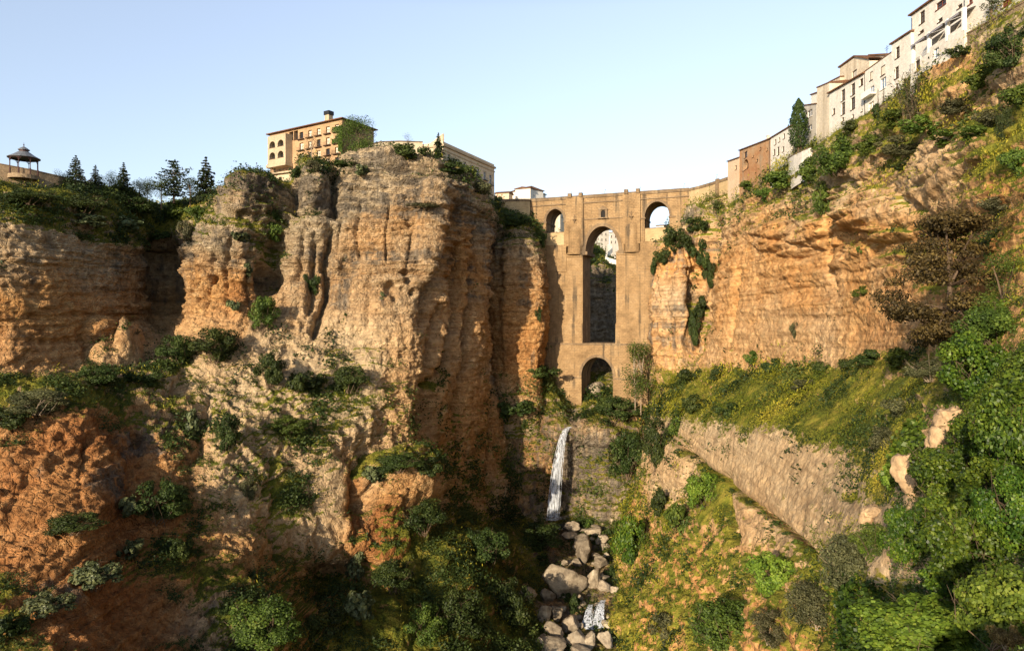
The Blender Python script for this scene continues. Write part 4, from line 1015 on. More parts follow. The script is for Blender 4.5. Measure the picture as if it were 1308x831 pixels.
# ---- white houses behind the left end of the bridge -------------------------
A, B = PX(651, 345), PX(676, 335)
h = House("white_house", A, B, 48.0, 10.0, "white house with dark hipped roof left of the bridge", "house")
for c, y in ((659, 254), (668.5, 253.5), (673, 251)): h.win(c, y, 1.8, 2.6, bars=False)
h.wall(M_WHITE, h.at(663, 243.5)[1]); h.roof(h.at(663, 243.5)[1], rise=2.4, hip=True)
A, B = PX(677.5, 333), PX(697, 352)
h = House("white_house", A, B, 48.0, 8.0, "white house wing with sloping roof next to the bridge parapet", "house")
for c, y in ((682, 248), (691, 251.5)): h.win(c, y, 1.6, 3, bars=False)
h.wall(M_WHITE, h.at(677, 240)[1], h.at(697, 249)[1]); h.roof(h.at(677, 240)[1], h.at(697, 249)[1], rise=.8)
A, B = PX(633, 330), PX(650, 328)
h = House("white_house", A, B, 48.0, 6.0, "low tile roofed house behind the white house by the bridge", "house")
h.wall(M_PINK, h.at(640, 247)[1]); h.roof(h.at(640, 247)[1], rise=1.2)

# ---- houses seen through the arches -----------------------------------------
def far_house(p0, p1, D0, D1, yt_, zb, label, wins, mat=M_WHITE, roof=True):
    h = House("white_house", PX(p0, D0), PX(p1, D1), zb, 9.0, label, "house")
    for c, y, w, hh in wins: h.win(c, y, w, hh, bars=False)
    zt_ = h.at((p0+p1)/2, yt_)[1]; h.wall(mat, zt_)
    if roof: h.roof(zt_, rise=1.2, over=.4)
far_house(704, 716, 470, 465, 278, 40, "white house seen through the left side arch", [(708, 283, 1.4, 2.2), (712.5, 283, 1.4, 2.2), (710, 289, 1.4, 2)])
far_house(715.5, 727, 455, 470, 272, 40, "taller white house at the edge of the left side arch", [(718, 277, 1.4, 3), (722, 277.5, 1.4, 3)], M_OLDWHITE)
far_house(757, 766, 455, 450, 300, 30, "white house at left inside the central arch", [(760, 305, 1.2, 2.4), (764, 305, 1.2, 2.4), (762, 311, 1.2, 2)], M_GREY_OR_SHADED)  # white walls coloured grey from here on, shade put into the render
far_house(766.3, 778, 450, 452, 293, 30, "tall white house in the middle of the central arch", [(769, 299, 1.3, 3), (774, 299, 1.3, 3), (769, 306, 1.3, 3), (774, 306, 1.3, 3)], M_GREY_OR_SHADED)
far_house(778.4, 792, 451, 440, 296, 30, "grey white house at right inside the central arch", [(781, 302, 1.3, 3), (786, 302, 1.3, 3), (781, 309, 1.3, 3), (786, 309, 1.3, 3)], M_GREY_OR_SHADED)
far_house(838, 848, 480, 478, 288.5, 50, "low roofline seen through the right side arch", [], M_WHITE)
zig = [W(776, 312, 425), W(780, 316, 420), W(774, 322, 415), W(773, 328, 410), W(784, 331, 406), W(792, 334, 404)]
wall_run("stair_wall", [(p.x, p.y) for p in zig], [p.z-3 for p in zig], [p.z for p in zig], 1.2, M_WHITE, "white zigzag stair wall on the slope seen through the arch", "wall")

# ---- the row of houses on the right cliff -----------------------------------
def Dx(px, X=78.5): return FPX*X/(px-CX)
def row_house(name, p0, p1, y0, y1, zb, label, mat, wins, X=78.5, depth=12, X2=None, roof=dict(), cat="house"):
    A = (X, Dx(p0, X)); X2 = X2 or X; B = (X2, Dx(p1, X2))
    h = House(name, A, B, zb, depth, label, cat)
    for w in wins: h.win(w[0], w[1], w[2]*1.18, w[3]*1.08, **(w[4] if len(w) > 4 else {}))
    zA, zB = h.at(p0, y0)[1], h.at(p1, y1)[1]
    h.wall(mat, zA, zB)
    if roof is not None: h.roof(zA, zB, **{**dict(rise=1.6, over=.4), **roof})
    return h
row_house("pink_house", 929.5, 944, 206.5, 201.5, 44, "small pink house at the end of the curved wall", M_PINK, [(940, 214, 1.8, 5, dict(bars=False))], X=80, depth=9)
hO = row_house("orange_house", 944.4, 984, 192.5, 177.5, 42, "peeling orange house with an arched opening", M_ORANGE,
    [(952.5, 197.5, 3.2, 7), (952.5, 210, 6.0, 12, dict(arch=True, mat=M_DARK, bars=False, rec=1.5)), (971.5, 190, 1.4, 3, dict(bars=False)), (984-4, 191, 1.2, 3, dict(bars=False)), (967, 205, 1.6, 3, dict(bars=False)), (962, 200, 1.2, 2, dict(bars=False))], X=79.5)
row_house("white_house", 984.3, 1011, 177, 161, 42, "white house with two rows of narrow windows beside the cypress", M_WHITE,
    [(989, 194.5, 2, 7), (994, 193, 2.2, 10), (1000.5, 190.5, 2, 6), (990.5, 181.5, 1.8, 6), (995.5, 178.5, 1.6, 5), (1001.5, 174, 1.8, 6), (1001, 198.5, 1.6, 4)], X=79.5)
row_house("white_house", 1011.3, 1026.5, 168, 160, 42, "low white house behind the cypress", M_WHITE, [], X=82, roof=dict(rise=.8))
row_house("grey_house", 1027, 1042.5, 135, 133, 40, "narrow grey house behind the cypress", M_GREY_OR_SHADED, [(1034.5, 145, 5, 8, dict(frame=M_WPAINT)), (1034, 164, 5, 7, dict(frame=M_WPAINT))], X=81.5, roof=dict(rise=.3, over=.2))
row_house("pale_house", 1036, 1046, 121.5, 118, 40, "pale narrow block rising behind the grey house", M_WHITE, [], X=86, roof=dict(rise=.4, over=.3))
h = row_house("tall_house", 1043.5, 1059, 112.5, 106, 38, "tall stained house end without windows", M_OLDWHITE, [], X=78.8, roof=dict(rise=.5, over=.15), depth=8)
h = row_house("tall_house", 1059.2, 1073, 105.5, 98.5, 38, "upper storey of stained house above the tufted eave", M_OLDWHITE, [], X=83, roof=dict(rise=.5, over=.15))
# gabled block
X = 84.0
A = (X, Dx(1072.5, X)); B = (X, Dx(1110.5, X))
h = House("gabled_house", A, B, 40, 10, "stained gabled house standing above the white row", "house")
h.win(1091.5, 94.5, 6, 9, mat=M_GREY_OR_SHADED, bars=False)
xm, zm = h.at(1092, 72.5); zA = h.at(1072.5, 86)[1]; zB = h.at(1110.5, 76)[1]
h.wall(M_OLDWHITE, zA, zB)
mb = MB(); mb.prism([(0, .01), (h.L, .01), (h.L, 9.9), (0, 9.9)], [zA-.3, zB-.3, zB-.3, zA-.3], [zA-.02, zB-.02, zB-.02, zA-.02]); n0 = len(mb.v); mb.v += [(0, .01, zA-.02), (xm, .01, zm), (h.L, .01, zB-.02), (0, 9.9, zA-.02), (xm, 9.9, zm), (h.L, 9.9, zB-.02)]; mb.f += [(n0, n0+2, n0+1), (n0+3, n0+4, n0+5), (n0, n0+1, n0+4, n0+3), (n0+1, n0+2, n0+5, n0+4)]; mb.build("gable", M_OLDWHITE, h.root)
mb = MB()
for (xa, za), (xb, zb2) in (((-.3, zA-.1), (xm, zm)), ((xm, zm), (h.L+.3, zB-.05))):
    mb.quad((xa, -.35, za), (xb, -.35, zb2), (xb, 10.3, zb2), (xa, 10.3, za)); mb.quad((xa, -.35, za+.35), (xb, -.35, zb2+.35), (xb, 10.3, zb2+.35), (xa, 10.3, za+.35))
    mb.quad((xa, -.35, za), (xb, -.35, zb2), (xb, -.35, zb2+.35), (xa, -.35, za+.35))
mb.build("roof", M_TILE, h.root)
h = row_house("grey_house", 1111, 1131, 71.5, 70.5, 45, "grey rooftop block carrying an aerial", M_OLDWHITE, [], X=87, roof=dict(rise=.3, over=.3, th=.4))
mb = MB(); x, z = h.at(1117, 58); z0 = h.at(1117, 72)[1]
mb.tube((x, 3, z0), (x, 3, z), .06); mb.tube((x-1, 3, z-.5), (x+1, 3, z-.5), .04); mb.tube((x-.7, 3, z-1), (x+.7, 3, z-1), .04)
mb.build("aerial", M_IRON, h.root)
row_house("white_house", 1059.5, 1103.5, 119.5, 94.5, 36, "white house with brown shutters under a tufted eave", M_WHITE,
    [(1065, 142.5, 2.6, 7, dict(mat=M_WOOD)), (1077, 121.5, 4, 13), (1089.7, 114, 4.2, 13.5), (1077, 138.5, 4, 14), (1089.5, 132, 4.6, 14), (1100.3, 105, 3.6, 8, dict(mat=M_WOOD)), (1076.5, 152.5, 2.4, 4.5), (1089.3, 148.5, 2.2, 4.5), (1101, 141, 1.4, 3, dict(bars=False))],
    roof=dict(rise=1.4, over=.5))
h7 = row_house("white_house", 1103.8, 1138.5, 92.5, 67.5, 36, "white house with blue windows and a small balcony", M_WHITE,
    [(1113, 97, 3, 10, dict(mat=M_BLIND, bars=False, rec=.15)), (1128, 90, 4.6, 11, dict(mat=M_BLIND, bars=False, rec=.15)), (1113.3, 116.5, 6, 11, dict(mat=M_BLUEGLASS, frame=M_WPAINT)), (1128.3, 106.5, 6, 13, dict(mat=M_BLUEGLASS, frame=M_WPAINT)), (1112.8, 135.5, 6, 9, dict(mat=M_BLIND, frame=M_WPAINT))],
    roof=dict(rise=.6, over=.1, th=.2))
mb = MB(); x0, z0 = h7.at(1107, 126); x1, _ = h7.at(1120, 122); mb.box(x0, x1, -1.3, -.17, z0-.3, z0); mb.box(x0, x1, -1.3, -1.22, z0+.004, z0+1.0); mb.build("balcony", M_WPAINT, h7.root)
row_house("white_house", 1138.8, 1163.5, 57, 41, 36, "white house with three dark windows one above another", M_WHITE,
    [(1146.5, 67, 4.4, 13), (1145.5, 92.7, 4.2, 13.5), (1145.3, 110.5, 3, 6.5, dict(bars=False)), (1155, 108, 3.4, 14, dict(bars=False))], X=77.8, roof=dict(rise=1.2, over=.35))
hT = row_house("terrace_house", 1164, 1232, 20, -28, 36, "white house with awnings over a dining terrace", M_WHITE,
    [(1178, 22, 5.5, 14), (1202, 5, 11, 8, dict(frame=M_REDWOOD)), (1177, 40.5, 5, 3, dict(bars=False)), (1201, 25.5, 5, 4, dict(bars=False)), (1226, 8, 5, 4, dict(bars=False))], X=78.3, roof=dict(rise=1.4, over=.45))
row_house("white_house", 1232.5, 1330, -32, -95, 36, "white house with red framed windows at the end of the row", M_WHITE,
    [(1239.5, 1, 5, 8, dict(frame=M_REDWOOD)), (1286, 3, 11, 8, dict(frame=M_REDWOOD, mat=M_REDWOOD))], X=77.2, roof=dict(rise=1.4, over=.45))
def roof_bits(h_, xs_, z0, kind):
    """chimneys and aerials belong to their house"""
    for x in xs_:
        mb = MB()
        if kind == "chimney": mb.box(x-.45, x+.45, 3.2, 4.1, z0, z0+2.2); mb.box(x-.55, x+.55, 3.1, 4.2, z0+2.204, z0+2.4)
        else:
            mb.tube((x, 4, z0), (x, 4, z0+3.2), .05); mb.tube((x-.7, 4, z0+2.9), (x+.7, 4, z0+2.9), .035); mb.tube((x-.5, 4, z0+2.4), (x+.5, 4, z0+2.4), .035)
        mb.build(kind, M_OLDWHITE if kind == "chimney" else M_IRON, h_.root)
def pipes(h_, xs_, z0, z1):
    for x in xs_:
        mb = MB(); mb.tube((x, -.1, z0), (x, -.1, z1), .07); mb.build("downpipe", M_IRON, h_.root)
roof_bits(h7, [h7.L*.3], h7.at(1120, 82)[1], "chimney"); roof_bits(hT, [hT.L*.35], hT.at(1190, 4)[1], "aerial"); roof_bits(hO, [hO.L*.6], hO.at(965, 184)[1], "chimney")
pipes(h7, [.35], 3, h7.at(1104, 94)[1]-.2); pipes(hO, [hO.L-.4], 3, hO.at(982, 180)[1]-.3); pipes(hT, [.3], 8, hT.at(1164, 24)[1])
# ------------------------------------------------------------------ how far the terrain is along a photo ray (used only to stand things on it)
_CELL = 2.0
_GW, _GH = int(1500/_CELL), int(1000/_CELL)
_DM = np.full((_GH, _GW), 1e6, dtype=np.float32)
for s_ in SHEETS:
    V = s_["V"]; ok = V[:, 1] > 5
    px, py = proj(V[ok]); ix = ((px+50)/_CELL).astype(int); iy = ((py+50)/_CELL).astype(int)
    g = (ix >= 0) & (ix < _GW) & (iy >= 0) & (iy < _GH)
    np.minimum.at(_DM, (iy[g], ix[g]), V[ok][g][:, 1])
def depth_at(px, py, r=2):
    ix = int((px+50)/_CELL); iy = int((py+50)/_CELL)
    w = _DM[max(0, iy-r):iy+r+1, max(0, ix-r):ix+r+1]
    w = w[w < 1e5]
    return float(np.median(w)) if len(w) else 250.0

# ------------------------------------------------------------------ foliage
def leaf_mat(name, a, b, c, trans=0.25, rough=0.6):
    m, nt, bs = new_mat(name)
    at = N(nt, "ShaderNodeAttribute", attribute_name="tint")
    sep = N(nt, "ShaderNodeSeparateColor"); nt.links.new(at.outputs["Color"], sep.inputs[0])
    r = ramp(nt, sep.outputs[0], [(0.0, a), (0.5, b), (1.0, c)])
    oi = N(nt, "ShaderNodeObjectInfo")
    hs = N(nt, "ShaderNodeHueSaturation")
    nt.links.new(math_n(nt, 'ADD', math_n(nt, 'MULTIPLY', oi.outputs["Random"], 0.03), 0.485), hs.inputs["Hue"])
    nt.links.new(math_n(nt, 'ADD', math_n(nt, 'MULTIPLY', oi.outputs["Random"], 0.35), 0.82), hs.inputs["Value"])
    nt.links.new(r.outputs[0], hs.inputs["Color"])
    nt.links.new(hs.outputs[0], bs.inputs["Base Color"])
    bs.inputs["Roughness"].default_value = rough; bs.inputs["Specular IOR Level"].default_value = 0.25
    out = [n for n in nt.nodes if n.type == 'OUTPUT_MATERIAL'][0]
    tr = N(nt, "ShaderNodeBsdfTranslucent"); nt.links.new(hs.outputs[0], tr.inputs["Color"])
    ms = N(nt, "ShaderNodeMixShader"); ms.inputs[0].default_value = trans
    nt.links.new(bs.outputs[0], ms.inputs[1]); nt.links.new(tr.outputs[0], ms.inputs[2]); nt.links.new(ms.outputs[0], out.inputs["Surface"])
    return m
LM = dict(
    dark=leaf_mat("dark_green_leaves", (0.016, 0.028, 0.006), (0.040, 0.062, 0.012), (0.085, 0.105, 0.022)),
    mid=leaf_mat("green_leaves", (0.028, 0.048, 0.008), (0.068, 0.108, 0.014), (0.13, 0.17, 0.024)),
    bright=leaf_mat("fresh_green_leaves", (0.048, 0.085, 0.010), (0.13, 0.195, 0.018), (0.22, 0.27, 0.036)),
    olive=leaf_mat("olive_grey_leaves", (0.040, 0.044, 0.018), (0.085, 0.086, 0.036), (0.15, 0.14, 0.065)),
    brown=leaf_mat("russet_leaves", (0.030, 0.022, 0.008), (0.078, 0.052, 0.016), (0.16, 0.11, 0.03)),
    cactus=leaf_mat("prickly_pear_pads", (0.040, 0.055, 0.022), (0.095, 0.115, 0.045), (0.20, 0.21, 0.085), 0.1, 0.5),
    conifer=leaf_mat("conifer_needles", (0.012, 0.022, 0.008), (0.028, 0.044, 0.014), (0.055, 0.070, 0.024)),
    ivy=leaf_mat("ivy_leaves", (0.018, 0.042, 0.005), (0.062, 0.108, 0.010), (0.15, 0.20, 0.020), 0.2, 0.45),
    dry=leaf_mat("dry_grass", (0.12, 0.085, 0.025), (0.21, 0.155, 0.045), (0.33, 0.25, 0.09)),
    grass=leaf_mat("meadow_grass", (0.075, 0.10, 0.008), (0.25, 0.235, 0.017), (0.44, 0.34, 0.04)),
)
M_BARK = simple_mat("grey_brown_bark", (0.11, 0.075, 0.048), 0.9, 0.35, 3.0, 0.6)
M_PALEBARK = simple_mat("pale_bark", (0.26, 0.20, 0.14), 0.9, 0.3, 3.0, 0.4)

def leaf_quads(C, Nrm, size, rng, aspect=0.6, up=0.0):
    """kite shaped leaves at C facing roughly Nrm"""
    n = len(C)
    d = Nrm+rng.normal(0, 0.55, (n, 3)); d /= np.linalg.norm(d, axis=1, keepdims=True)+1e-9
    t = rng.normal(0, 1, (n, 3)); t[:, 2] += up
    t -= d*np.sum(t*d, axis=1, keepdims=True); t /= np.linalg.norm(t, axis=1, keepdims=True)+1e-9
    b = np.cross(d, t)
    s = (np.asarray(size)*rng.uniform(0.65, 1.35, n)).reshape(-1, 1)
    V = np.stack([C-t*s*0.5, C+b*s*aspect*0.5+t*s*0.05, C+t*s*0.5, C-b*s*aspect*0.5+t*s*0.05], axis=1).reshape(-1, 3)
    return V, np.arange(4*n).reshape(n, 4)
def tint4(t):
    t = np.repeat(np.clip(t, 0, 1), 4)
    return np.stack([t, t, t, np.ones_like(t)], axis=1)

def bush_mesh(name, seed, n, ls, lobes, mat, flat=0.8, droop=0.0, aspect=0.6, spread=0.72):
    """shrub of unit radius: leaves over many uneven lobes"""
    rng = np.random.default_rng(seed)
    L = rng.normal(0, 1, (lobes, 3)); L /= np.linalg.norm(L, axis=1, keepdims=True)
    L *= (rng.uniform(0.15, 1, lobes)**0.5*spread)[:, None]; L[:, 2] *= flat
    R = rng.uniform(0.13, 0.38, lobes)*(10/lobes)**0.22
    w = R**2; k = rng.choice(lobes, n, p=w/w.sum())
    d = rng.normal(0, 1, (n, 3)); d /= np.linalg.norm(d, axis=1, keepdims=True)
    rr = R[k]*rng.uniform(0.45, 1.08, n)**0.6
    C = L[k]+d*rr[:, None]*np.array([1, 1, 0.8])
    C[:, 2] -= droop*np.hypot(C[:, 0], C[:, 1])**2
    C[:, 2] = np.maximum(C[:, 2], -0.72)
    out = d*0.7+C*0.5; out[:, 2] += 0.25
    lt = rng.uniform(-0.22, 0.22, lobes)
    t = 0.42+lt[k]*1.2+rng.normal(0, 0.24, n)
    V, F = leaf_quads(C, out, ls, rng, aspect)
    o = np_mesh(name, V, F, mat, attrs={"tint": tint4(t)})
    me = o.data; bpy.data.objects.remove(o)
    return me
_BC = {}
def bush_data(kind, cls, var):
    key = (kind, cls, var)
    if key not in _BC:
        n, ls, lobes = {"s": (600, 0.22, 7), "m": (2000, 0.13, 16), "l": (6500, 0.074, 34), "x": (12500, 0.058, 60), "n": (15000, 0.064, 70)}[cls]
        if kind == "cactus": n, ls = n//3, ls*1.7
        if kind == "olive": ls *= 0.8; n = int(n*1.3)
        _BC[key] = bush_mesh(kind+"_bush", sum(ord(c) for c in kind+cls)*31+var*17, n, ls, lobes, LM[kind], aspect=0.8 if kind in ("cactus", "ivy", "bright") else 0.55)
    return _BC[key]
_TW = {}
def twig_data(cls, kind):
    """bare limbs running from the root to the outer lobes of a large shrub"""
    if (cls, kind) not in _TW:
        rng = np.random.default_rng(77+len(cls)+ord(cls)); mb = MB()
        for i in range({"l": 13, "x": 22, "n": 34}[cls]):
            d = rng.normal(0, 1, 3); d[2] = abs(d[2])*.8; d /= np.linalg.norm(d); L = rng.uniform(.55, .90)
            p0 = Vector((rng.uniform(-.2, .2), rng.uniform(-.2, .2), -.7)); p2 = Vector(d*L); p1 = (p0+p2)*.5+Vector(rng.normal(0, .09, 3))
            mb.tube(p0, p1, .011, .007, 5, False); mb.tube(p1, p2, .007, .002, 4, False)
            for k in range(3):
                q0 = p1.lerp(p2, rng.uniform(.3, .9)); q1 = q0+Vector(rng.normal(0, .12, 3)); mb.tube(q0, q1, .004, .002, 3, False)
        o = mb.build("branches", M_PALEBARK if kind in ("olive", "dry", "brown") else M_BARK); _TW[(cls, kind)] = o.data; bpy.data.objects.remove(o)
    return _TW[(cls, kind)]
_brng = random.Random(5)
def bush(cx, cy, w, h, kind, label, name="bush", group=None, D=None, cls=None, cat="bush", deep=0.35):
    D = D or depth_at(cx, cy+h*0.15)
    D -= w*D/FPX*0.5*deep
    if cls is None: cls = "s" if max(w, h) < 26 else "m" if max(w, h) < 62 else "l" if max(w, h) < 115 else "x"
    me = bush_data(kind, cls, _brng.randrange(3))
    o = bpy.data.objects.new(name, me); COL.objects.link(o)
    o.location = W(cx, cy, D)
    sx = w*D/FPX*0.5/0.92; sz = h*D/FPX*0.5/0.88
    o.scale = (sx, max(sx*0.75, min(sx, sz)), sz)
    o.rotation_euler = (0, 0, _brng.uniform(0, 6.28) if abs(w-h) < 0.3*max(w, h) else _brng.choice((0, math.pi)))
    if cls in ("l", "x", "n"):
        t_ = bpy.data.objects.new("branches", twig_data(cls, kind)); COL.objects.link(t_); t_.parent = o
    return tag(o, label, cat, group)

BUSHES = [
 (40,252,90,26,"dark","dark bush under the brown rubble wall at far left"), (110,262,80,34,"dark","dark bush below the end of the rubble wall"),
 (112,282,70,26,"cactus","pale prickly pear thicket on the left slope below the rubble wall"), (165,286,50,30,"cactus","prickly pear thicket low on the left slope above the cliff"),
 (170,262,70,30,"dark","dark bush under the slim pointed conifer"), (225,270,50,34,"mid","green bush under the flat topped pine"), (250,272,30,30,"mid","sunlit green bush beside the spur boulder"),
 (198,300,40,26,"dark","dark bush on the lip above the gully"), (238,296,26,44,"olive","olive shrub at the left edge of the orange spur"),
 # left ledges and red slope
 (228,447,62,58,"dark","dark bush at the foot of the orange spur, beside the jagged boulder"),
 (276,440,74,64,"dark","largest dark bush at the foot of the orange spur"),
 (335,402,48,64,"mid","round green bush climbing the right end of the orange spur"),
 (345,472,46,62,"dark","dark upright bush left of a pair of bushes on the grey slope"),
 (392,487,56,58,"dark","dark bush in the middle of the grey slope, touching a wider one"),
 (446,483,66,48,"dark","wide dark bush at the right end of the grey slope ledge"),
 (368,541,70,30,"mid","low green shrub on the ledge above the pale hanging slab"),
 (398,360,24,46,"dark","narrow dark bush filling the cleft left of the main face"),
 (350,293,34,50,"mid","green bush in the hollow between the spur and the boulder"),
 (48,512,90,44,"olive","sunlit olive green shrub on the path ledge at far left"),
 (10,535,60,34,"dark","dark shrub at the outer end of the far left ledge"),
 (125,478,70,34,"dark","dark low shrub right of the sunlit olive shrub"),
 (184,482,54,34,"dark","dark shrub below the jagged boulder outcrop"),
 (205,640,92,78,"dark","big dark shrub on the red slope among prickly pears"),
 (162,646,40,44,"cactus","prickly pear clump left of the big dark shrub"),
 (60,772,70,40,"cactus","prickly pear clump low on the red slope near the left edge"),
 (120,735,70,48,"cactus","prickly pear clump in the middle of the red slope"),
 (168,702,50,36,"cactus","prickly pear clump between the dark shrub and the lower clumps"),
 (16,800,60,56,"dark","dark shrub in the bottom left corner"),
 (95,668,90,36,"dark","sprawling dark shrub across the red slope"),
 (244,540,26,56,"cactus","tall prickly pear in the gully beside the hollow"),
 (288,556,44,78,"dark","dark shrub filling the hollow left of the pale slab"),
 (232,700,40,40,"dark","small dark shrub at the edge of the grey rubble rib"),
 (335,795,120,88,"mid","broad green bush at the bottom edge left of the gorge"),
 (405,805,100,80,"dark","dark bush beside the broad green bush at the bottom edge"),
 (318,622,26,44,"olive","small olive tuft on the grey rubble rib"),
 # vegetated hill below the promontory
 (510,590,72,34,"dark","dark shrub on top of the wooded hump under the promontory"),
 (478,606,36,34,"cactus","prickly pear on the crest of the wooded hump"),
 (548,596,44,40,"dark","dark shrub on the right shoulder of the wooded hump"),
 (452,715,40,70,"cactus","prickly pear growing below the pale hanging slab"),
 (462,775,50,60,"cactus","lower prickly pear beneath the pale hanging slab"),
 (540,660,70,60,"dark","dark shrub in the middle of the wooded hump"),
 (505,735,70,60,"dark","dark shrub low on the left of the wooded hump"),
 (545,796,66,66,"mid","bright green shrub at the bottom of the wooded hump"),
 (620,700,84,66,"dark","dark bush right of the wooded hump above the boulders"),
 (690,688,76,52,"dark","dark bush below the waterfall pool on its left bank"),
 (652,770,70,86,"dark","dark bush hanging over the left bank boulders"),
 (590,780,80,80,"dark","dark shrub at the bottom between hump and stream"),
 (690,475,54,28,"dark","dark bush at the foot of the narrow buttress"),
 (655,520,60,40,"dark","dark shrub on the mound left of the lower arch"),
 # right bank
 (790,522,72,46,"dark","dark bush under the airy tree by the lower arch"),
 (800,580,64,80,"dark","dark bush on the right wall of the waterfall hollow"),
 (838,568,50,96,"dark","tall dark bush on the wall right of the waterfall"),
 (808,692,54,92,"ivy","rounded ivy clad hump right of the boulders"),
 (846,640,40,60,"dark","dark shrub above the ivy clad hump"),
 (694,715,24,22,"dark","small dark bush against the left side of the largest boulder"), (752,668,18,14,"mid","small green tuft behind the boulders near the pool"), (722,762,22,18,"dark","low dark bush below the largest boulder"), (692,800,22,20,"mid","small green bush among the lower left boulders"), (780,730,18,26,"dark","narrow dark bush on the right bank beside the boulders"),
 (736,770,26,44,"dark","small dark bush among the boulders beside the cascade"),
 # terrace
 (886,478,44,34,"dark","dark bush at the left end of the terrace under the cliff"),
 (918,478,34,26,"dark","small dark bush second from the left under the orange cliff"),
 (962,458,30,26,"mid","small bush against the foot of the orange cliff"),
 (986,466,40,32,"dark","dark bush at the middle of the orange cliff foot"),
 (888,515,46,38,"dark","dark bush on the outer edge of the terrace, left of another"),
 (932,523,46,32,"dark","dark bush on the outer edge of the terrace above the pale slab"),
 (1025,492,54,26,"olive","olive shrub in the middle of the yellow grass"),
 (1050,468,34,22,"dark","small dark bush under the middle of the orange cliff"),
 (1084,464,32,28,"dark","small dark bush left of the wide bush at the cliff foot"),
 (1114,456,56,36,"dark","wide dark bush at the right end of the orange cliff foot"),
 (862,545,28,36,"mid","green bush clinging to the upper end of the rock crack"),
 (1150,520,60,44,"olive","olive shrub on the grass left of the tan boulder"),
 (1110,700,30,34,"bright","fresh green shrub at the lower tip of the pale slab"),
 # below the slab
 (900,628,60,66,"bright","fresh green bush in the notch of the pale slabs"),
 (870,660,44,60,"mid","green bush on the slope left of the notch"),
 (985,736,84,74,"bright","fresh green bush under the second pale slab"),
 (925,800,120,88,"mid","broad green bush at the bottom right of the gorge"),
 (850,800,60,60,"olive","olive shrub on the ochre slope above the stream"),
 (1092,716,112,112,"olive","rounded olive grey bush beside the ivy"),
 (1042,768,96,84,"olive","lower olive grey bush leaning from the rounded one"),
 (985,800,80,60,"olive","dry olive shrub with bare twigs at the bottom edge"),
 # cliff plants and cliff top, right
 (1100,372,34,20,"mid","small spreading plant hanging on the orange cliff face"),
 (1098,318,12,16,"mid","tiny plant on the cliff face above the spreading plant"),
 (1014,420,14,30,"olive","thin trailing plant low on the orange cliff"),
 (1070,198,66,70,"mid","largest green bush on the cliff rim below the white houses"),
 (1054,256,30,56,"mid","green bush hanging down the cliff from the rim"),
 (1034,218,50,44,"mid","green bush on the rim left of the largest one"),
 (1000,228,56,34,"mid","low green bush on the rim below the cypress"),
 (975,248,30,26,"mid","small green bush at the left end of the rim shrubs"),
 (868,306,42,52,"dark","dark bush on the rock pillar beside the right side arch"),
 (846,326,30,34,"dark","dark bush hanging over the bridge's right pier"),
 (890,286,36,34,"dark","dark bush below the curved pale wall"),
 (906,348,22,64,"dark","dark shrub in the upper part of the cleft behind the pillar"),
 (898,392,28,50,"dark","dark shrub in the lower part of the cleft behind the pillar"),
 (920,262,26,18,"dark","small dark tuft at the foot of the curved wall"),
 (1294,62,70,80,"dark","dark bush on the rim at the right edge under the last house"),
 (1302,124,50,50,"mid","green bush below the dark rim bush at the right edge"),
 (1284,160,26,64,"dark","narrow dark bush on the upper hillside near the right edge"),
 (1140,184,60,36,"olive","olive shrub on the slope under the blue windowed house"),
 (1180,160,60,34,"mid","green shrub on the slope below the canes"),
 (1225,135,60,34,"olive","olive shrub on the slope below the awning house"),
 (1150,213,34,16,"dark","dark shrub on the lip of the pale outcrop"),
 (1118,142,22,34,"dark","dark bush against the terrace wall foot of the blue windowed house"),
 # rim of the promontory
 (522,192,52,34,"dark","dark shrub on the highest part of the promontory rim"),
 (580,216,54,20,"dark","dark low shrub on the rim below the town building windows"),
 (612,240,46,24,"olive","olive shrub on the rim at the right end of the town building"),
 (462,216,26,20,"cactus","prickly pear on the face just under the long cream wall"),
 (438,208,34,14,"dark","dark tuft hanging under the left end of the cream wall"),
 (400,213,26,26,"olive","yellowish shrub on the boulder below the hotel"),
 (381,219,20,22,"dark","dark shrub at the corner of the hotel terrace block"),
 (545,262,50,12,"olive","low tuft on the ledge under the town building"),
 (300,390,20,20,"cactus","small prickly pear on the orange spur"),
 (316,345,20,22,"cactus","small prickly pear beside the dark hole in the spur"),
 (305,300,24,24,"cactus","prickly pear on the grassy ledge under the spur boulder"),
 (488,378,10,12,"cactus","tiny prickly pear in the middle of the main face"),
 (660,284,44,18,"dark","dark shrub on top of the narrow buttress"),
 (690,304,18,34,"dark","dark shrub on the corner of the buttress next to the bridge"),
 (640,258,20,24,"dark","dark shrub in the notch by the short pale wall"),
 (688,400,10,30,"dark","small dark plant low on the edge of the narrow buttress"),
]
for b_ in BUSHES: bush(*b_, cat="cactus" if b_[4] == "cactus" else "bush", name="prickly_pear" if b_[4] == "cactus" else "bush")

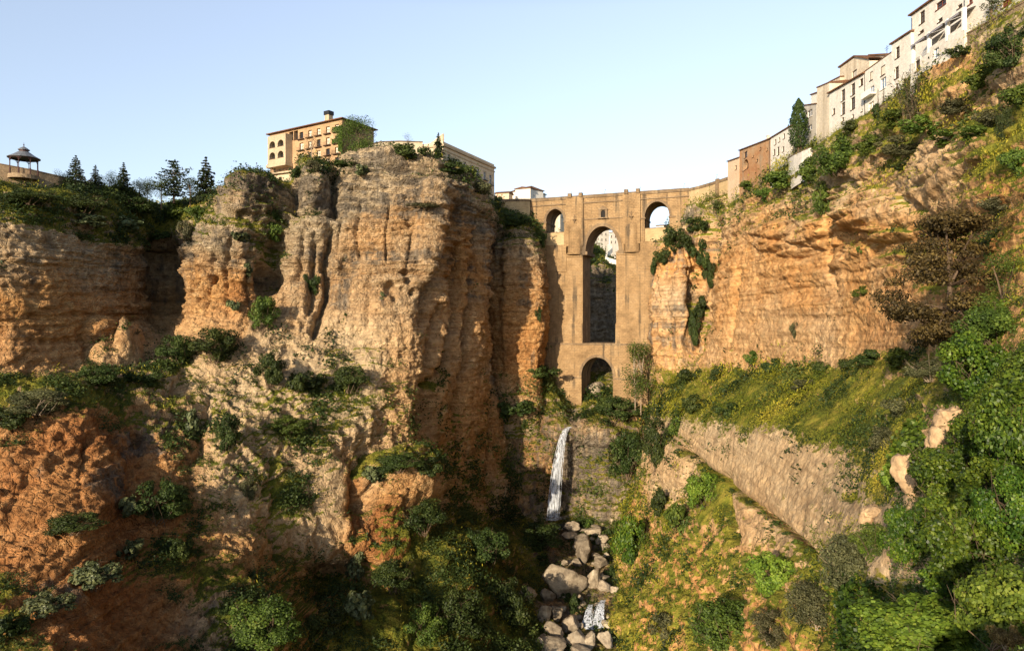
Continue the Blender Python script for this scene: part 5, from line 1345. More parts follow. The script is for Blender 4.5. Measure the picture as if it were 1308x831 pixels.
_crk = [(868,566),(884,584),(900,599),(918,613),(936,627),(955,641),(972,654),(990,667),(1006,681),(1020,692),(1032,702)]
for i_, (x_, y_) in enumerate(_crk):
    bush(x_, y_, _brng.uniform(9, 16)+i_*.5, _brng.uniform(6, 9)+i_*.4, "dark" if i_ % 3 else "mid", "small dark plant rooted in the long diagonal crack of the pale slab", group="plants in the rock crack", deep=.1)
for b_ in (
 (895,322,30,56,"dark","dark shrub at the top of the crevice right of the rock pillars"), (886,420,24,70,"dark","dark shrub filling the foot of the crevice right of the rock pillars"), (858,300,30,40,"dark","dark shrub on top of the rock pillar touching the bridge"), (836,340,14,40,"dark","narrow dark shrub between the bridge pier and the rock pillar"),
 (1140,150,50,34,"mid","green shrub on the slope under the retaining wall"), (1205,175,60,30,"mid","green shrub on the slope above the layered outcrop"), (1255,100,60,44,"mid","green shrub below the long stone ledge wall"),
 (1266,150,50,40,"olive","olive shrub on the upper hillside left of the narrow dark bush"), (1240,170,50,30,"mid","low green shrub on the upper hillside above the russet branches"), (1108,186,50,34,"mid","green shrub on the rim right of the largest rim bush"),
 (1164,190,50,24,"olive","low olive shrub on the lip of the outcrop under the canes"), (1296,205,40,50,"mid","green shrub at the right edge on the upper hillside"), (1228,66,40,26,"dark","dark shrub hanging from the long stone ledge wall"),
 (1090,160,36,26,"dark","dark shrub at the base of the shuttered white house"), (1275,262,60,40,"olive","olive shrub at the right edge behind the russet branches"), (960,236,36,20,"mid","green shrub under the orange house"),
 (1240,560,90,80,"ivy","ivy mass between the tall tan boulder and the right edge","ivy_bush"), (1270,620,110,90,"ivy","ivy mass above the twisted stem at the right edge","ivy_bush"), (1200,655,80,70,"ivy","ivy mass under the lower tan boulder","ivy_bush"),
 (1215,735,100,70,"ivy","ivy mass just above the nearest leafy shrub","ivy_bush"), (1270,420,110,80,"mid","leafy bush at the foot of the green tree","bush"), (1190,470,90,44,"olive","dry olive scrub at the foot of the russet tree","bush"),
 (1150,455,50,40,"mid","green scrub at the right end of the orange cliff","bush"), (1130,560,40,44,"olive","yellowish scrub at the right end of the pale slab","bush"), (1140,610,40,44,"bright","fresh green scrub beside the lower tan boulder","bush"),
):
    bush(*b_[:6], name=b_[6] if len(b_) > 6 else "bush")
# near shrubs at lower right
bush(1246,470,110,120,"ivy","ivy covered bush under the russet tree",name="ivy_bush",cls="x",deep=.5)
bush(1290,560,120,170,"ivy","ivy covered bush filling the right edge",name="ivy_bush",cls="x",deep=.5)
bush(1205,600,110,110,"ivy","ivy covered bush right of the tan boulder",name="ivy_bush",cls="x",deep=.5)
bush(1240,690,150,150,"ivy","large ivy covered bush with a twisted bare stem",name="ivy_bush",cls="x",deep=.5)
bush(1165,680,90,120,"ivy","ivy covered bush next to the rounded olive bush",name="ivy_bush",cls="x",deep=.5)
bush(1300,650,110,140,"ivy","ivy covered bush above the fresh green shrub in the corner",name="ivy_bush",cls="x",deep=.5)
bush(1185,800,200,110,"bright","nearest fresh green leafy shrub at the bottom right",name="leafy_shrub",cls="n",deep=.6)
bush(1290,775,150,150,"bright","fresh green leafy shrub in the bottom right corner",name="leafy_shrub",cls="n",deep=.6)
bush(1120,690,80,70,"mid","green bush between the olive bush and the ivy",cls="l",deep=.5)
bush(1285,812,50,44,"dry","ochre dry shrub in front of the leafy shrub in the corner",name="dry_shrub",cls="l",D=24)

# ------------------------------------------------------------------ trees
def tube_path(mb, pts, r0, r1, seg=7):
    n = len(pts)-1
    for i in range(n):
        mb.tube(pts[i], pts[i+1], r0+(r1-r0)*i/n, r0+(r1-r0)*(i+1)/n, seg, cap=(i in (0, n-1)))
def tree_at(name, cx, ybase, D, label, group=None, cat="tree"):
    p = W(cx, ybase, D)
    return tag(empty(name, p), label, cat, group)
def crown_from(C, Nrm, ls, mat, rng, parent, aspect=0.55, tint=0.42, up=0.0):
    V, F = leaf_quads(C, Nrm, ls, rng, aspect, up)
    return np_mesh("crown", V, F, mat, parent, attrs={"tint": tint4(tint+rng.normal(0, 0.22, len(C)))})
def conifer(cx, ytop, ybase, wpx, D, label, seed, mat="conifer", group="conifers on the left skyline", sparse=1.0, flat=False):
    rng = np.random.default_rng(seed); H = (ybase-ytop)*D/FPX; Rm = wpx*D/FPX/2
    root = tree_at("conifer_tree", cx, ybase, D, label, group)
    mb = MB(); mb.tube((0, 0, -1), (0, 0, H*0.97), H*0.028+.06, 0.03, 8); mb2 = mb
    Cs, Ns = [], []
    levels = int(13*sparse)+3
    for k in range(levels):
        f = k/(levels-1); z = H*(0.14+0.85*f)
        R = Rm*((1-f)**0.8+0.03)*rng.uniform(0.8, 1.15)
        if flat: R = Rm*(0.45+0.75*math.sin(math.pi*min(1, 0.25+f*0.8)))*rng.uniform(.6, 1.1)
        nb = max(3, int(7-3*f))
        a0 = rng.uniform(0, 6.28)
        for j in range(nb):
            a = a0+6.283*j/nb+rng.uniform(-.3, .3); L = R*rng.uniform(0.5, 1.25)
            dz = -0.22*L if not flat else 0.12*L
            tip = (L*math.cos(a), L*math.sin(a), z+dz)
            mb.tube((0, 0, z), tip, H*0.008, 0.015, 4, cap=False)
            m = max(10, int(46*L/Rm))
            t = rng.uniform(0.15, 1.02, m)
            w = 0.22*L*(1-t*0.6)
            P = np.stack([L*t*math.cos(a)-math.sin(a)*rng.normal(0, 1, m)*w, L*t*math.sin(a)+math.cos(a)*rng.normal(0, 1, m)*w, z+dz*t-abs(rng.normal(0, 0.10, m))*L*(0.8 if not flat else .3)], axis=1)
            Cs.append(P); Ns.append(np.tile([0.2*math.cos(a), 0.2*math.sin(a), 0.8], (m, 1)))
    C = np.concatenate(Cs); Nn = np.concatenate(Ns)
    mb.build("trunk", M_BARK, root)
    crown_from(C, Nn, H*0.066, LM[mat], rng, root, 0.5)
    return root
def broad_tree(name, cx, ytop, ybase, wpx, D, label, seed, mat, n=3500, ls=0.05, lobes=16, trunks=1, bark=None, gap=1.0, crown_lo=0.3, limbs=6, group=None, lean=0.0, zflat=1.0, thin=1.0):
    rng = np.random.default_rng(seed); H = (ybase-ytop)*D/FPX; R = wpx*D/FPX/2
    root = tree_at(name, cx, ybase, D, label, group)
    Ls = []
    for i in range(lobes):
        f = rng.uniform(0, 1); a = rng.uniform(0, 6.28); rr = R*math.sqrt(rng.uniform(0, 1))*0.78*math.sin(math.pi*(0.18+0.72*f))
        Ls.append((rr*math.cos(a)+lean*H*f, rr*math.sin(a), H*(crown_lo+(0.94-crown_lo)*f)))
    Ls = np.array(Ls)
    mb = MB()
    for t in range(trunks):
        ox = (t-(trunks-1)/2)*R*0.22
        top = (ox*1.6+lean*H*.7, rng.uniform(-.2, .2)*R*.3, H*0.72)
        mid = (ox*1.2+lean*H*.25, 0, H*0.36)
        tube_path(mb, [(ox, 0, -1.2), mid, top], (H*0.022+.04)*thin, H*0.008*thin, 8)
        for i in range(limbs):
            l = Ls[rng.integers(lobes)]
            s = np.array(mid)*(1-0.4)+np.array(top)*0.4 if l[2] > H*.5 else np.array(mid)
            m = (s+l)/2+np.array([0, 0, H*.03])
            tube_path(mb, [tuple(s), tuple(m), tuple(l)], H*0.010, H*0.003, 5)
    mb.build("trunk", bark or M_BARK, root)
    rl = rng.uniform(0.16, 0.34, lobes)*R*gap*1.25
    k = rng.choice(lobes, n, p=rl**2/np.sum(rl**2)); d = rng.normal(0, 1, (n, 3)); d /= np.linalg.norm(d, axis=1, keepdims=True)
    C = Ls[k]+d*(rl[k]*rng.uniform(.3, 1.1, n)**.6)[:, None]*np.array([1, 1, zflat])
    crown_from(C, d+np.array([0, 0, .3]), ls*max(R, H*.4), LM[mat], rng, root, 0.6, 0.42+rng.uniform(-.2, .2, lobes)[k])
    return root
# left skyline
conifer(97, 199, 240, 40, 205, "tall spreading conifer nearest the iron pavilion", 1)
conifer(122, 211, 240, 22, 212, "short conifer right of the spreading one on the left skyline", 2)
conifer(158, 208, 246, 24, 222, "slim pointed conifer alone in the middle of the left skyline", 3)
conifer(263, 201, 258, 40, 232, "tallest pointed conifer beside the rock spur", 4)
conifer(222, 206, 256, 48, 232, "flat topped dark pine on the left skyline", 5, flat=True, sparse=.7)
broad_tree("tree", 243, 226, 262, 34, 230, "leafy tree between the flat pine and tallest conifer", 6, "dark")
broad_tree("tree", 78, 218, 244, 30, 206, "low leafy tree at the left of the spreading conifer", 7, "dark")
broad_tree("tree", 140, 222, 248, 40, 215, "bushy tree between the short and the slim conifers", 8, "dark")
broad_tree("tree", 188, 232, 254, 44, 226, "low bushy tree left of the flat topped pine", 9, "dark")
broad_tree("tree", 206, 228, 262, 30, 228, "leafy tree at the foot of the flat topped pine", 10, "mid")
broad_tree("tree", 178, 230, 252, 26, 228, "small rounded tree right of the slim conifer", 11, "dark")
# by the hotel
broad_tree("tree", 458, 153, 196, 56, 237, "big green tree against the hotel's right end", 12, "mid", n=9000, lobes=26, crown_lo=.08, gap=1.15)
broad_tree("tree", 398, 172, 212, 30, 236, "bare branched brownish tree in front of the hotel", 13, "brown", n=700, lobes=12, limbs=12, bark=M_PALEBARK)
conifer(560, 170, 204, 18, 238, "small dark conifer at the corner of the town building", 14, group=None)
broad_tree("tree", 521, 170, 196, 22, 236, "thin airy young tree on the promontory rim", 15, "olive", n=500, lobes=10)
# cypress
def cypress(cx, ytop, ybase, wpx, D, label, seed, n=5200, name="cypress_tree"):
    rng = np.random.default_rng(seed); H = (ybase-ytop)*D/FPX; R = wpx*D/FPX/2
    root = tree_at(name, cx, ybase, D, label)
    mb = MB(); mb.tube((0, 0, -1), (0, 0, H*.9), H*.02+.03, .03, 8); mb.tube((R*.3, 0, -1), (R*.2, 0, H*.5), H*.012+.02, .03, 6); mb.build("trunk", M_BARK, root)
    f = rng.uniform(0, 1, n)**.85; a = rng.uniform(0, 6.283, n)
    prof = np.interp(f, [0, .08, .3, .6, .85, 1], [.55, .85, 1, .86, .5, .05])
    bump_ = 1+.16*np.sin(a*5+f*14)+.1*np.sin(a*3-f*31)
    rr = R*prof*bump_*rng.uniform(.72, 1.04, n)
    C = np.stack([rr*np.cos(a), rr*np.sin(a), H*(.07+.93*f)], axis=1); Nn = np.stack([np.cos(a), np.sin(a), 0*a+.1], axis=1)
    crown_from(C, Nn, R*.22, LM["dark"], rng, root, .45, .36, up=1.5); return root
cypress(1020, 126, 193, 23, 186, "tall dark cypress in front of the narrow grey house", 21)
cypress(1121.5, 113, 136, 4, 143, "left of two small potted cypresses by the white balustrade", 22, 500, "small_cypress")
cypress(1128.5, 110, 135, 4.4, 142, "right and taller of two small potted cypresses by the white balustrade", 23, 500, "small_cypress")
# airy tree by the lower arch
broad_tree("tree", 815, 432, 526, 62, 278, "airy tree with two pale trunks beside the lower arch", 24, "mid", n=4200, ls=.05, lobes=26, trunks=2, bark=M_PALEBARK, crown_lo=.24, limbs=9, thin=.38)
# russet tree at right
broad_tree("tree", 1212, 262, 470, 215, 82, "russet leaved tree in front of the hillside", 25, "brown", n=26000, ls=.034, lobes=58, crown_lo=.12, limbs=30, gap=.62, zflat=.42)
broad_tree("tree", 1284, 320, 470, 110, 72, "green leaved tree right of the russet one", 26, "mid", n=11000, ls=.036, lobes=34, crown_lo=.2, limbs=14, gap=.8)
broad_tree("tree", 1300, 240, 330, 70, 80, "russet branch crown at the right edge above the green tree", 29, "brown", n=3500, ls=.04, lobes=22, crown_lo=.3, limbs=12, gap=.7)
broad_tree("tree", 1266, -12, 72, 34, 108, "slender tree in front of the white houses at right", 27, "dark", n=2600, ls=.045, lobes=20, crown_lo=.1, limbs=8, gap=.8)
# canes by the terrace house
rng_ = np.random.default_rng(33)
D_ = 124; root = tag(empty("cane_clump", W(1175, 160, D_)), "tall arching green canes in front of the terrace house", "canes")
mb = MB(); Cs = []; Ns = []
for i in range(46):
    a = rng_.uniform(-1.0, 1.0); h_ = rng_.uniform(5, 11.5); x0 = rng_.uniform(-2.6, 2.6); y0 = rng_.uniform(-1.5, 1.5)
    P = [(x0+a*h_*.42*t*t, y0, h_*(t-.12*abs(a)*t*t)) for t in (0, .35, .7, 1)]
    tube_path(mb, P, .05, .015, 4)
    for t in np.linspace(.3, 1, 16):
        Cs.append((x0+a*h_*.42*t*t+rng_.normal(0, .3), y0+rng_.normal(0, .3), h_*(t-.12*abs(a)*t*t)-rng_.uniform(0, .4))); Ns.append((rng_.normal(), -.5, .4))
mb.build("stem", M_BARK, root)
V, F = leaf_quads(np.array(Cs), np.array(Ns), 1.0, rng_, .16); np_mesh("leaves", V, F, LM["olive"], root, attrs={"tint": tint4(.4+rng_.normal(0, .2, len(Cs)))})
# vine on the hotel corner
rng_ = np.random.default_rng(34); n = 2600
cz = zof(436, 192, 240); A_, B_ = Vector(W(437, 0, 239.6)), Vector(W(424, 0, 242))
u = rng_.uniform(0, 1, n)**2; zz = rng_.uniform(0, 9, n)
keep = (u < .35) | (np.abs(zz-8) < .9) | (np.abs(zz-4) < .8)
u, zz = u[keep], zz[keep]
C = np.stack([A_.x+(B_.x-A_.x)*u, A_.y+(B_.y-A_.y)*u-rng_.uniform(.1, .7, len(u)), cz+zz-.5], axis=1)
o = np.array(W(437, 192, 239.6)); V, F = leaf_quads(C-o, np.tile([-.5, -.8, .2], (len(u), 1)), .6, rng_)
vo_ = np_mesh("climbing_vine", V, F, LM["mid"], attrs={"tint": tint4(.45+rng_.normal(0, .2, len(u)))}); vo_.location = o
tag(vo_, "green vine climbing the right corner of the hotel", "vine")

# ------------------------------------------------------------------ undergrowth and grass over the ledges and slopes
def ground_cover(name, mats, sel, leaf_px, n_clump, per, seed, label, aspect, up, tint_scale, lift=.25):
    rng = np.random.default_rng(seed)
    Vs, Ts = [], []
    for s_ in SHEETS:
        if s_["name"] == "far_gorge_wall" and name != "undergrowth": continue
        V, Nn, A = s_["V"], s_["N"], s_["A"]
        w = sel(s_, V, Nn, A)
        px, py = proj(V)
        inside = (V[:, 1] > 8) & (px > -120) & (px < 1400) & (py > -60) & (py < 900)
        # weigh by picture area so far ledges are not overcrowded
        w = w*inside*np.clip(200/np.maximum(V[:, 1], 20), .3, 4)**1.0
        if w.sum() < 1: continue
        m = int(n_clump*min(1.0, w.sum()/len(V)*3.0)*len(V)/250000)
        k = rng.choice(len(V), m, p=w/w.sum())
        P = V[k]; Q = Nn[k]; D = P[:, 1]
        size = leaf_px*np.maximum(D, 22)/FPX
        clump = np.clip(fbm(P, 7, 2, off=seed)+.6, .3, 1.3)
        for j in range(per):
            off = rng.normal(0, 1, (m, 3))*(size*0.9*clump)[:, None]
            C = P+off+Q*(size*rng.uniform(.0, 1.2, m)*clump)[:, None]; C[:, 2] += size*lift
            v, _ = leaf_quads(C, Q*.6+np.array([0, -.2, .4]), size*clump, rng, aspect, up)
            t = .42+tint_scale*fbm(P, 16, 3, off=seed+4)+rng.normal(0, .16, m)
            Vs.append(v); Ts.append(tint4(t))
    V = np.concatenate(Vs); T = np.concatenate(Ts)
    F = np.arange(len(V)).reshape(-1, 4)
    o = np_mesh(name, V, F, mats, attrs={"tint": T})
    return tag(o, label, name.replace("_", " "), kind="stuff")
def right_side(V): return sstep(20, 40, V[:, 0]-0.0*V[:, 1])
def sel_under(s_, V, Nn, A):
    g = sstep(.36, .62, A[:, 1]+.35*fbm(V, 6, 3, off=40))
    tuft = (fbm(V, 5.5, 3, off=77) > .52)*(Nn[:, 2] > -.25)*(A[:, 1] >= 0)*.35*sstep(.04, .3, A[:, 1]+.06)
    k = 1-.78*(s_["name"] == "right_cliff")
    return g*k+tuft
def sel_grass(s_, V, Nn, A):
    if s_["name"] not in ("right_cliff", "left_cliff"): return np.zeros(len(V), dtype=np.float32)
    g = sstep(.38, .6, A[:, 1]+.3*fbm(V, 5, 3, off=50))
    return g*(1.0 if s_["name"] == "right_cliff" else .08)
ground_cover("undergrowth", LM["dark"], sel_under, 3.0, 46000, 5, 101, "dark green scrub covering ledges and gorge floor", .6, .2, .45)
ground_cover("grass", LM["grass"], sel_grass, 3.6, 30000, 4, 102, "yellow green grass on the terrace and hillside at right", .22, 2.2, .55, .4)
def sel_ivy(s_, V, Nn, A):
    if s_["name"] != "right_cliff": return np.zeros(len(V), dtype=np.float32)
    px, py = proj(V); wv = 30*fbm(V, 8, 2, off=66)
    a = sstep(0, 1, ((px+wv-1150)/40.0).clip(0, 1)*((py+wv-560)/50.0).clip(0, 1))
    b = ((px+wv-1215)/40.0).clip(0, 1)*((py+wv-400)/50.0).clip(0, 1)
    c = ((px+wv-1080)/40.0).clip(0, 1)*((py+wv-735)/40.0).clip(0, 1)
    return np.maximum(np.maximum(a, b), c)
ground_cover("ivy", LM["ivy"], sel_ivy, 5.4, 62000, 5, 103, "green ivy and creepers over the near hillside at right", .8, .1, .5, .3)
# ------------------------------------------------------------------ boulders
def boulder_mat():
    m, nt, b = new_mat("pale_boulder_stone")
    tc = N(nt, "ShaderNodeTexCoord"); P = N(nt, "ShaderNodeNewGeometry").outputs["Position"]
    oi = N(nt, "ShaderNodeObjectInfo")
    n1 = noise_node(nt, 0.5, 6, 0.65, P); n2 = noise_node(nt, 2.5, 5, 0.7, P)
    r = ramp(nt, n1.outputs["Fac"], [(0.3, (0.14, 0.108, 0.075)), (0.5, (0.29, 0.235, 0.165)), (0.7, (0.43, 0.36, 0.26))])
    hs = N(nt, "ShaderNodeHueSaturation"); nt.links.new(r.outputs[0], hs.inputs["Color"])
    nt.links.new(math_n(nt, 'ADD', math_n(nt, 'MULTIPLY', oi.outputs["Random"], 0.6), 0.65), hs.inputs["Value"])
    nt.links.new(hs.outputs[0], b.inputs["Base Color"]); b.inputs["Roughness"].default_value = 0.9; b.inputs["Specular IOR Level"].default_value = 0.2
    bp = N(nt, "ShaderNodeBump"); bp.inputs["Strength"].default_value = 0.7; bp.inputs["Distance"].default_value = 0.6
    nt.links.new(math_n(nt, 'ADD', n1.outputs["Fac"], math_n(nt, 'MULTIPLY', n2.outputs["Fac"], 0.4)), bp.inputs["Height"]); nt.links.new(bp.outputs[0], b.inputs["Normal"])
    return m
M_BOULDER = boulder_mat()
def boulder_mesh(seed, rough=1.0):
    rng = np.random.default_rng(seed)
    bm = bmesh.new(); bmesh.ops.create_icosphere(bm, subdivisions=4, radius=1.0)
    V = np.array([v.co for v in bm.verts], dtype=np.float32)
    n = rng.normal(0, 1, (16, 3)); n /= np.linalg.norm(n, axis=1, keepdims=True); d = rng.uniform(.52, .95, 16)
    c = V @ n.T; r = np.min(np.where(c > .15, d/np.maximum(c, .15), 9), axis=1); r = np.minimum(r, 1.25)
    r = r*(1+rough*(.07*fbm(V, .5, 3, off=seed)+.02*fbm(V, .12, 2, off=seed)+.05*cells(V, .45, .45, .3, seed)))
    for v, k in zip(bm.verts, r): v.co = v.co*float(k)
    me = bpy.data.meshes.new("boulder"); bm.to_mesh(me); bm.free(); me.materials.append(M_BOULDER)
    me.polygons.foreach_set("use_smooth", [True]*len(me.polygons)); return me
BME = [boulder_mesh(100+i) for i in range(9)]
BOULDERS = [
 (714.8,735,54,40,"largest pale boulder on the left of the stream bed"), (744.8,696,36,36,"tall dark streaked boulder below the waterfall"),
 (728,671,23,13,"flat pale boulder next to the waterfall pool"), (761.6,677,22,12,"flat boulder right of the one next to the pool"),
 (770,687,16,16,"angular boulder against the right bank near the pool"), (726,683,20,11,"low slab boulder between pool and tall streaked boulder"),
 (767,716,20,18,"round boulder in the middle right of the stream bed"), (760,737,18,31,"upright leaning boulder right of the largest one"),
 (772,747,22,16,"boulder behind the upper lip of the cascade"), (728,794,28,25,"sunlit rounded boulder left of the cascade"),
 (707,804,30,22,"wide boulder below left of the sunlit rounded boulder"), (739,815,30,24,"rounded boulder touching the foot of the cascade"),
 (755,815,16,27,"narrow upright boulder at the foot of the cascade"), (707,824,36,22,"big flat boulder at the bottom edge of the stream bed"),
 (774,815,19,25,"boulder on the right bank beside the cascade"), (712,782,18,22,"grey boulder left of the sunlit rounded boulder"),
 (697,782,17,21,"darker grey boulder at the foot of the left bank"), (676,757,27,23,"craggy boulder under the left bank bush"),
 (697,757,21,17,"boulder between the craggy one and the largest one"), (743,830,32,15,"low boulder cut by the bottom edge"),
 (686,822,16,19,"boulder in the lower left of the stream bed"), (668,820,13,22,"upright stone at the far left of the stream bed"),
 (737,716,13,13,"small stone between the largest and the streaked boulders"), (784,752,12,10,"small stone on the right bank above the cascade")]
_r = random.Random(3)
def place_boulder(cx, cy, w, h, label, i, grp="boulders in the stream bed"):
    D = depth_at(cx, cy+h*.35, 3); D = min(max(D, 185), 268) if cy > 560 else 309
    o = bpy.data.objects.new("boulder", BME[i % len(BME)]); COL.objects.link(o)
    o.location = W(cx, cy+h*.08, D-w*D/FPX*.3); s = w*D/FPX*.5
    o.scale = (s*1.06, s*_r.uniform(.8, 1.1), h*D/FPX*.56); o.rotation_euler = (_r.uniform(-.15, .15), _r.uniform(-.15, .15), _r.uniform(0, 6.28) if abs(w-h) < 8 else _r.uniform(-.3, .3))
    tag(o, label, "boulder", grp)
for i, b_ in enumerate(BOULDERS): place_boulder(*b_, i)
place_boulder(764, 498, 26, 40, "dark rock standing under the lower arch of the bridge", 4)
def hill_rock(cx, cy, w, h, label, i):
    D = depth_at(cx, cy+h*.2); o = bpy.data.objects.new("boulder", HME[i]); COL.objects.link(o)
    o.location = W(cx, cy, D-.7); s = w*D/FPX*.5; o.scale = (s, s*.9, h*D/FPX*.5); o.rotation_euler = (0, .12, i*1.3); tag(o, label, "boulder")
M_HILLROCK = simple_mat("tan_sandstone_block", (.40, .27, .15), .95, .45, 2.2, 1.0)
HME = []
for k in range(4):
    me_ = boulder_mesh(300+k, 2.6); me_.materials.clear(); me_.materials.append(M_HILLROCK)
    HME.append(me_)
hill_rock(1196, 572, 40, 52, "tan boulder on the grassy hillside beside the ivy, under a wider one", 0)
hill_rock(1215, 535, 44, 40, "wider tan boulder resting above another on the hillside", 1)
hill_rock(1162, 612, 40, 66, "tan boulder lower on the hillside next to the ivy", 2)
hill_rock(1112, 655, 34, 30, "small tan boulder at the right end of the pale slab", 3)
for i in range(60):
    t = _r.random(); cy = 668+158*t; cx = 742+(12 if t < .3 else 0)*1+_r.uniform(-1, 1)*(24+30*t)-8*t
    w = _r.uniform(5, 12)
    place_boulder(cx, cy, w, w*_r.uniform(.6, .9), "small loose stone lying among the big boulders of the stream bed", i*5+2)

# ------------------------------------------------------------------ falling water
def water_mat(name, col, rough, alpha=None):
    m, nt, b = new_mat(name); P = N(nt, "ShaderNodeNewGeometry").outputs["Position"]
    mp = N(nt, "ShaderNodeMapping"); mp.inputs["Scale"].default_value = (2.4, 2.4, .16); nt.links.new(P, mp.inputs[0])
    n = noise_node(nt, 1.0, 4, .6, mp.outputs[0])
    r = ramp(nt, n.outputs["Fac"], [(.3, tuple(c*.55 for c in col)), (.62, col)]); nt.links.new(r.outputs[0], b.inputs["Base Color"])
    b.inputs["Roughness"].default_value = rough
    if alpha:
        a = N(nt, "ShaderNodeMapRange"); nt.links.new(n.outputs["Fac"], a.inputs[0]); a.inputs[1].default_value = alpha[0]; a.inputs[2].default_value = alpha[1]
        nt.links.new(a.outputs[0], b.inputs["Alpha"])
    return m
M_FALL = water_mat("white_falling_water", (0.62, 0.66, 0.72), .5, (.36, .66))
M_POOL = simple_mat("dark_pool_water", (0.02, 0.026, 0.024), .08, .3, .6)
def fall(name, tops, bots, n, w, seed, label, bulge=2.0, wob=.35):
    """many thin strands between two 3D points, arcing outward"""
    rng = np.random.default_rng(seed); Vs = []; Fs = []; c = 0
    a, b = np.array(tops), np.array(bots); o = b.copy()
    for i in range(n):
        u = rng.normal(0, .42); wd = rng.uniform(.04, .16)*w*.5
        m = 18
        for j in range(m+1):
            t = j/m; spread = w*(.36+.62*t)
            p = a*(1-t**1.25)+b*t**1.25
            p = np.array([a[0]+(b[0]-a[0])*t**.55, a[1]+(b[1]-a[1])*t**.6, a[2]+(b[2]-a[2])*t**1.5])
            x = p[0]+u*spread+wob*math.sin(i*2.1+t*7)*t*.6; y = p[1]-rng.uniform(0, .15)+abs(u)*.6
            ww = wd*(.6+.7*t)
            Vs += [(x-ww-o[0], y-o[1], p[2]-o[2]), (x+ww-o[0], y+.05-o[1], p[2]-o[2])]
        for j in range(m):
            k = c+2*j; Fs.append((k, k+1, k+3, k+2))
        c += 2*(m+1)
    ob = np_mesh(name, np.array(Vs), np.array(Fs), M_FALL, smooth=True); ob.location = o
    return tag(ob, label, "waterfall")
p0 = W(729, 545, 275.5); p1 = W(706, 661, 268.5)
fall("waterfall", p0, p1, 130, 2.3, 1, "long white waterfall dropping from a notch below the bridge")
q0 = W(753, 775, 208); q1 = W(749, 803, 203)
fall("cascade", W(755, 772, 206), W(750, 804, 199), 60, 2.0, 2, "left white cascade between the boulders", wob=.2)
fall("cascade", W(771, 766, 207), W(763, 812, 198), 80, 2.4, 3, "right and longer white cascade between the boulders", wob=.3)
fall("cascade", W(752, 514, 300), W(752, 522, 297), 12, 1.2, 4, "small white cascade inside the lower arch", wob=.1)
mb = MB(); pc = W(708, 665, 262); n = 40
pts = [(pc.x+(6.5+1.2*math.sin(3*t))*math.cos(t), pc.y-1+(5+.8*math.sin(2*t+1))*math.sin(t)) for t in [2*math.pi*i/n for i in range(n)]]
mb.poly([(x, y, -77.0) for x, y in pts]); po = mb.build("pool_water", M_POOL); po["kind"] = "structure"
rng = np.random.default_rng(9); C = np.array(p1)+np.stack([rng.normal(0, 1.3, 420), rng.normal(-.6, .6, 420), np.abs(rng.normal(0, .5, 420))-.6], axis=1)
V, F = leaf_quads(C-np.array(p1), np.tile([0, -.3, 1.0], (420, 1)), .5, rng, .8)
fo = np_mesh("foam", V, F, M_FALL); fo.location = p1; tag(fo, "white foam where the waterfall meets the pool", "foam", kind="stuff")

# ------------------------------------------------------------------ pavilion on the far left wall
D = 196; c = W(30.5, 218, D)
pv = tag(empty("pavilion", c), "round iron pavilion with grey two tiered roof above the rubble wall", "pavilion")
M_ROOFM = simple_mat("grey_zinc", (0.20, 0.215, 0.24), .45, .15, 2, metallic=.4)
M_POST = simple_mat("dark_red_iron", (0.055, 0.022, 0.018), .5)
R = 3.8; ze = (CY-202)/FPX*D-c.z
mb = MB(); mb.lathe([(R+.25, ze-.15), (R+.3, ze), (R*.72, ze+.75), (R*.36, ze+1.75), (R*.30, ze+1.8)], seg=16); mb.lathe([(R+.25, ze-.15), (R*.4, ze+.35), (0.01, ze+.5)], seg=16); mb.build("roof", M_ROOFM, pv)
mb = MB(); mb.lathe([(R*.30, ze+1.8), (R*.30, ze+2.35)], seg=16); mb.build("lantern_drum", M_POST, pv)
mb = MB(); mb.lathe([(R*.38, ze+2.25), (R*.39, ze+2.4), (R*.2, ze+2.95), (.08, ze+3.35), (.01, ze+3.4)], seg=16); mb.lathe([(R*.38, ze+2.25), (.01, ze+2.4)], seg=16); ur = mb.build("upper_roof", M_ROOFM, pv)
mb = MB(); mb.lathe([(.06, 3.3), (.10, 3.6), (.22, 3.75), (.1, 3.9), (.05, 4.2), (.01, 4.6)], (0, 0, ze), 8); mb.build("finial", M_POST, ur)
for i in range(8):
    a = 2*math.pi*(i+.35)/8; x, y = R*.93*math.cos(a), R*.93*math.sin(a)
    mb = MB(); mb.lathe([(.2, -1.5), (.2, .3), (.1, .4), (.085, ze*.75), (.16, ze*.78), (.085, ze*.82), (.085, ze)], (x, y, 0), 8)
    for s in (-1, 1):
        a2 = a+s*.22; mb.tube((x, y, ze*.7), (R*.93*math.cos(a2), R*.93*math.sin(a2), ze-.1), .06, .06, 5); mb.tube((x, y, ze*.82), (R*.93*math.cos(a2), R*.93*math.sin(a2), ze-.12), .05, .05, 5)
    mb.build("post", M_POST, pv)
mb = MB(); mb.lathe([(R*.95, ze-.35), (R*.95, ze-.1), (R*.90, ze-.1), (R*.90, ze-.35), (R*.95, ze-.35)], seg=24); mb.build("ring_beam", M_POST, pv)
mb = MB(); mb.lathe([(R*1.0, -2.6), (R*1.0, -1.45), (.01, -1.4)], seg=24); mb.build("plinth", M_RUBBLE, pv)

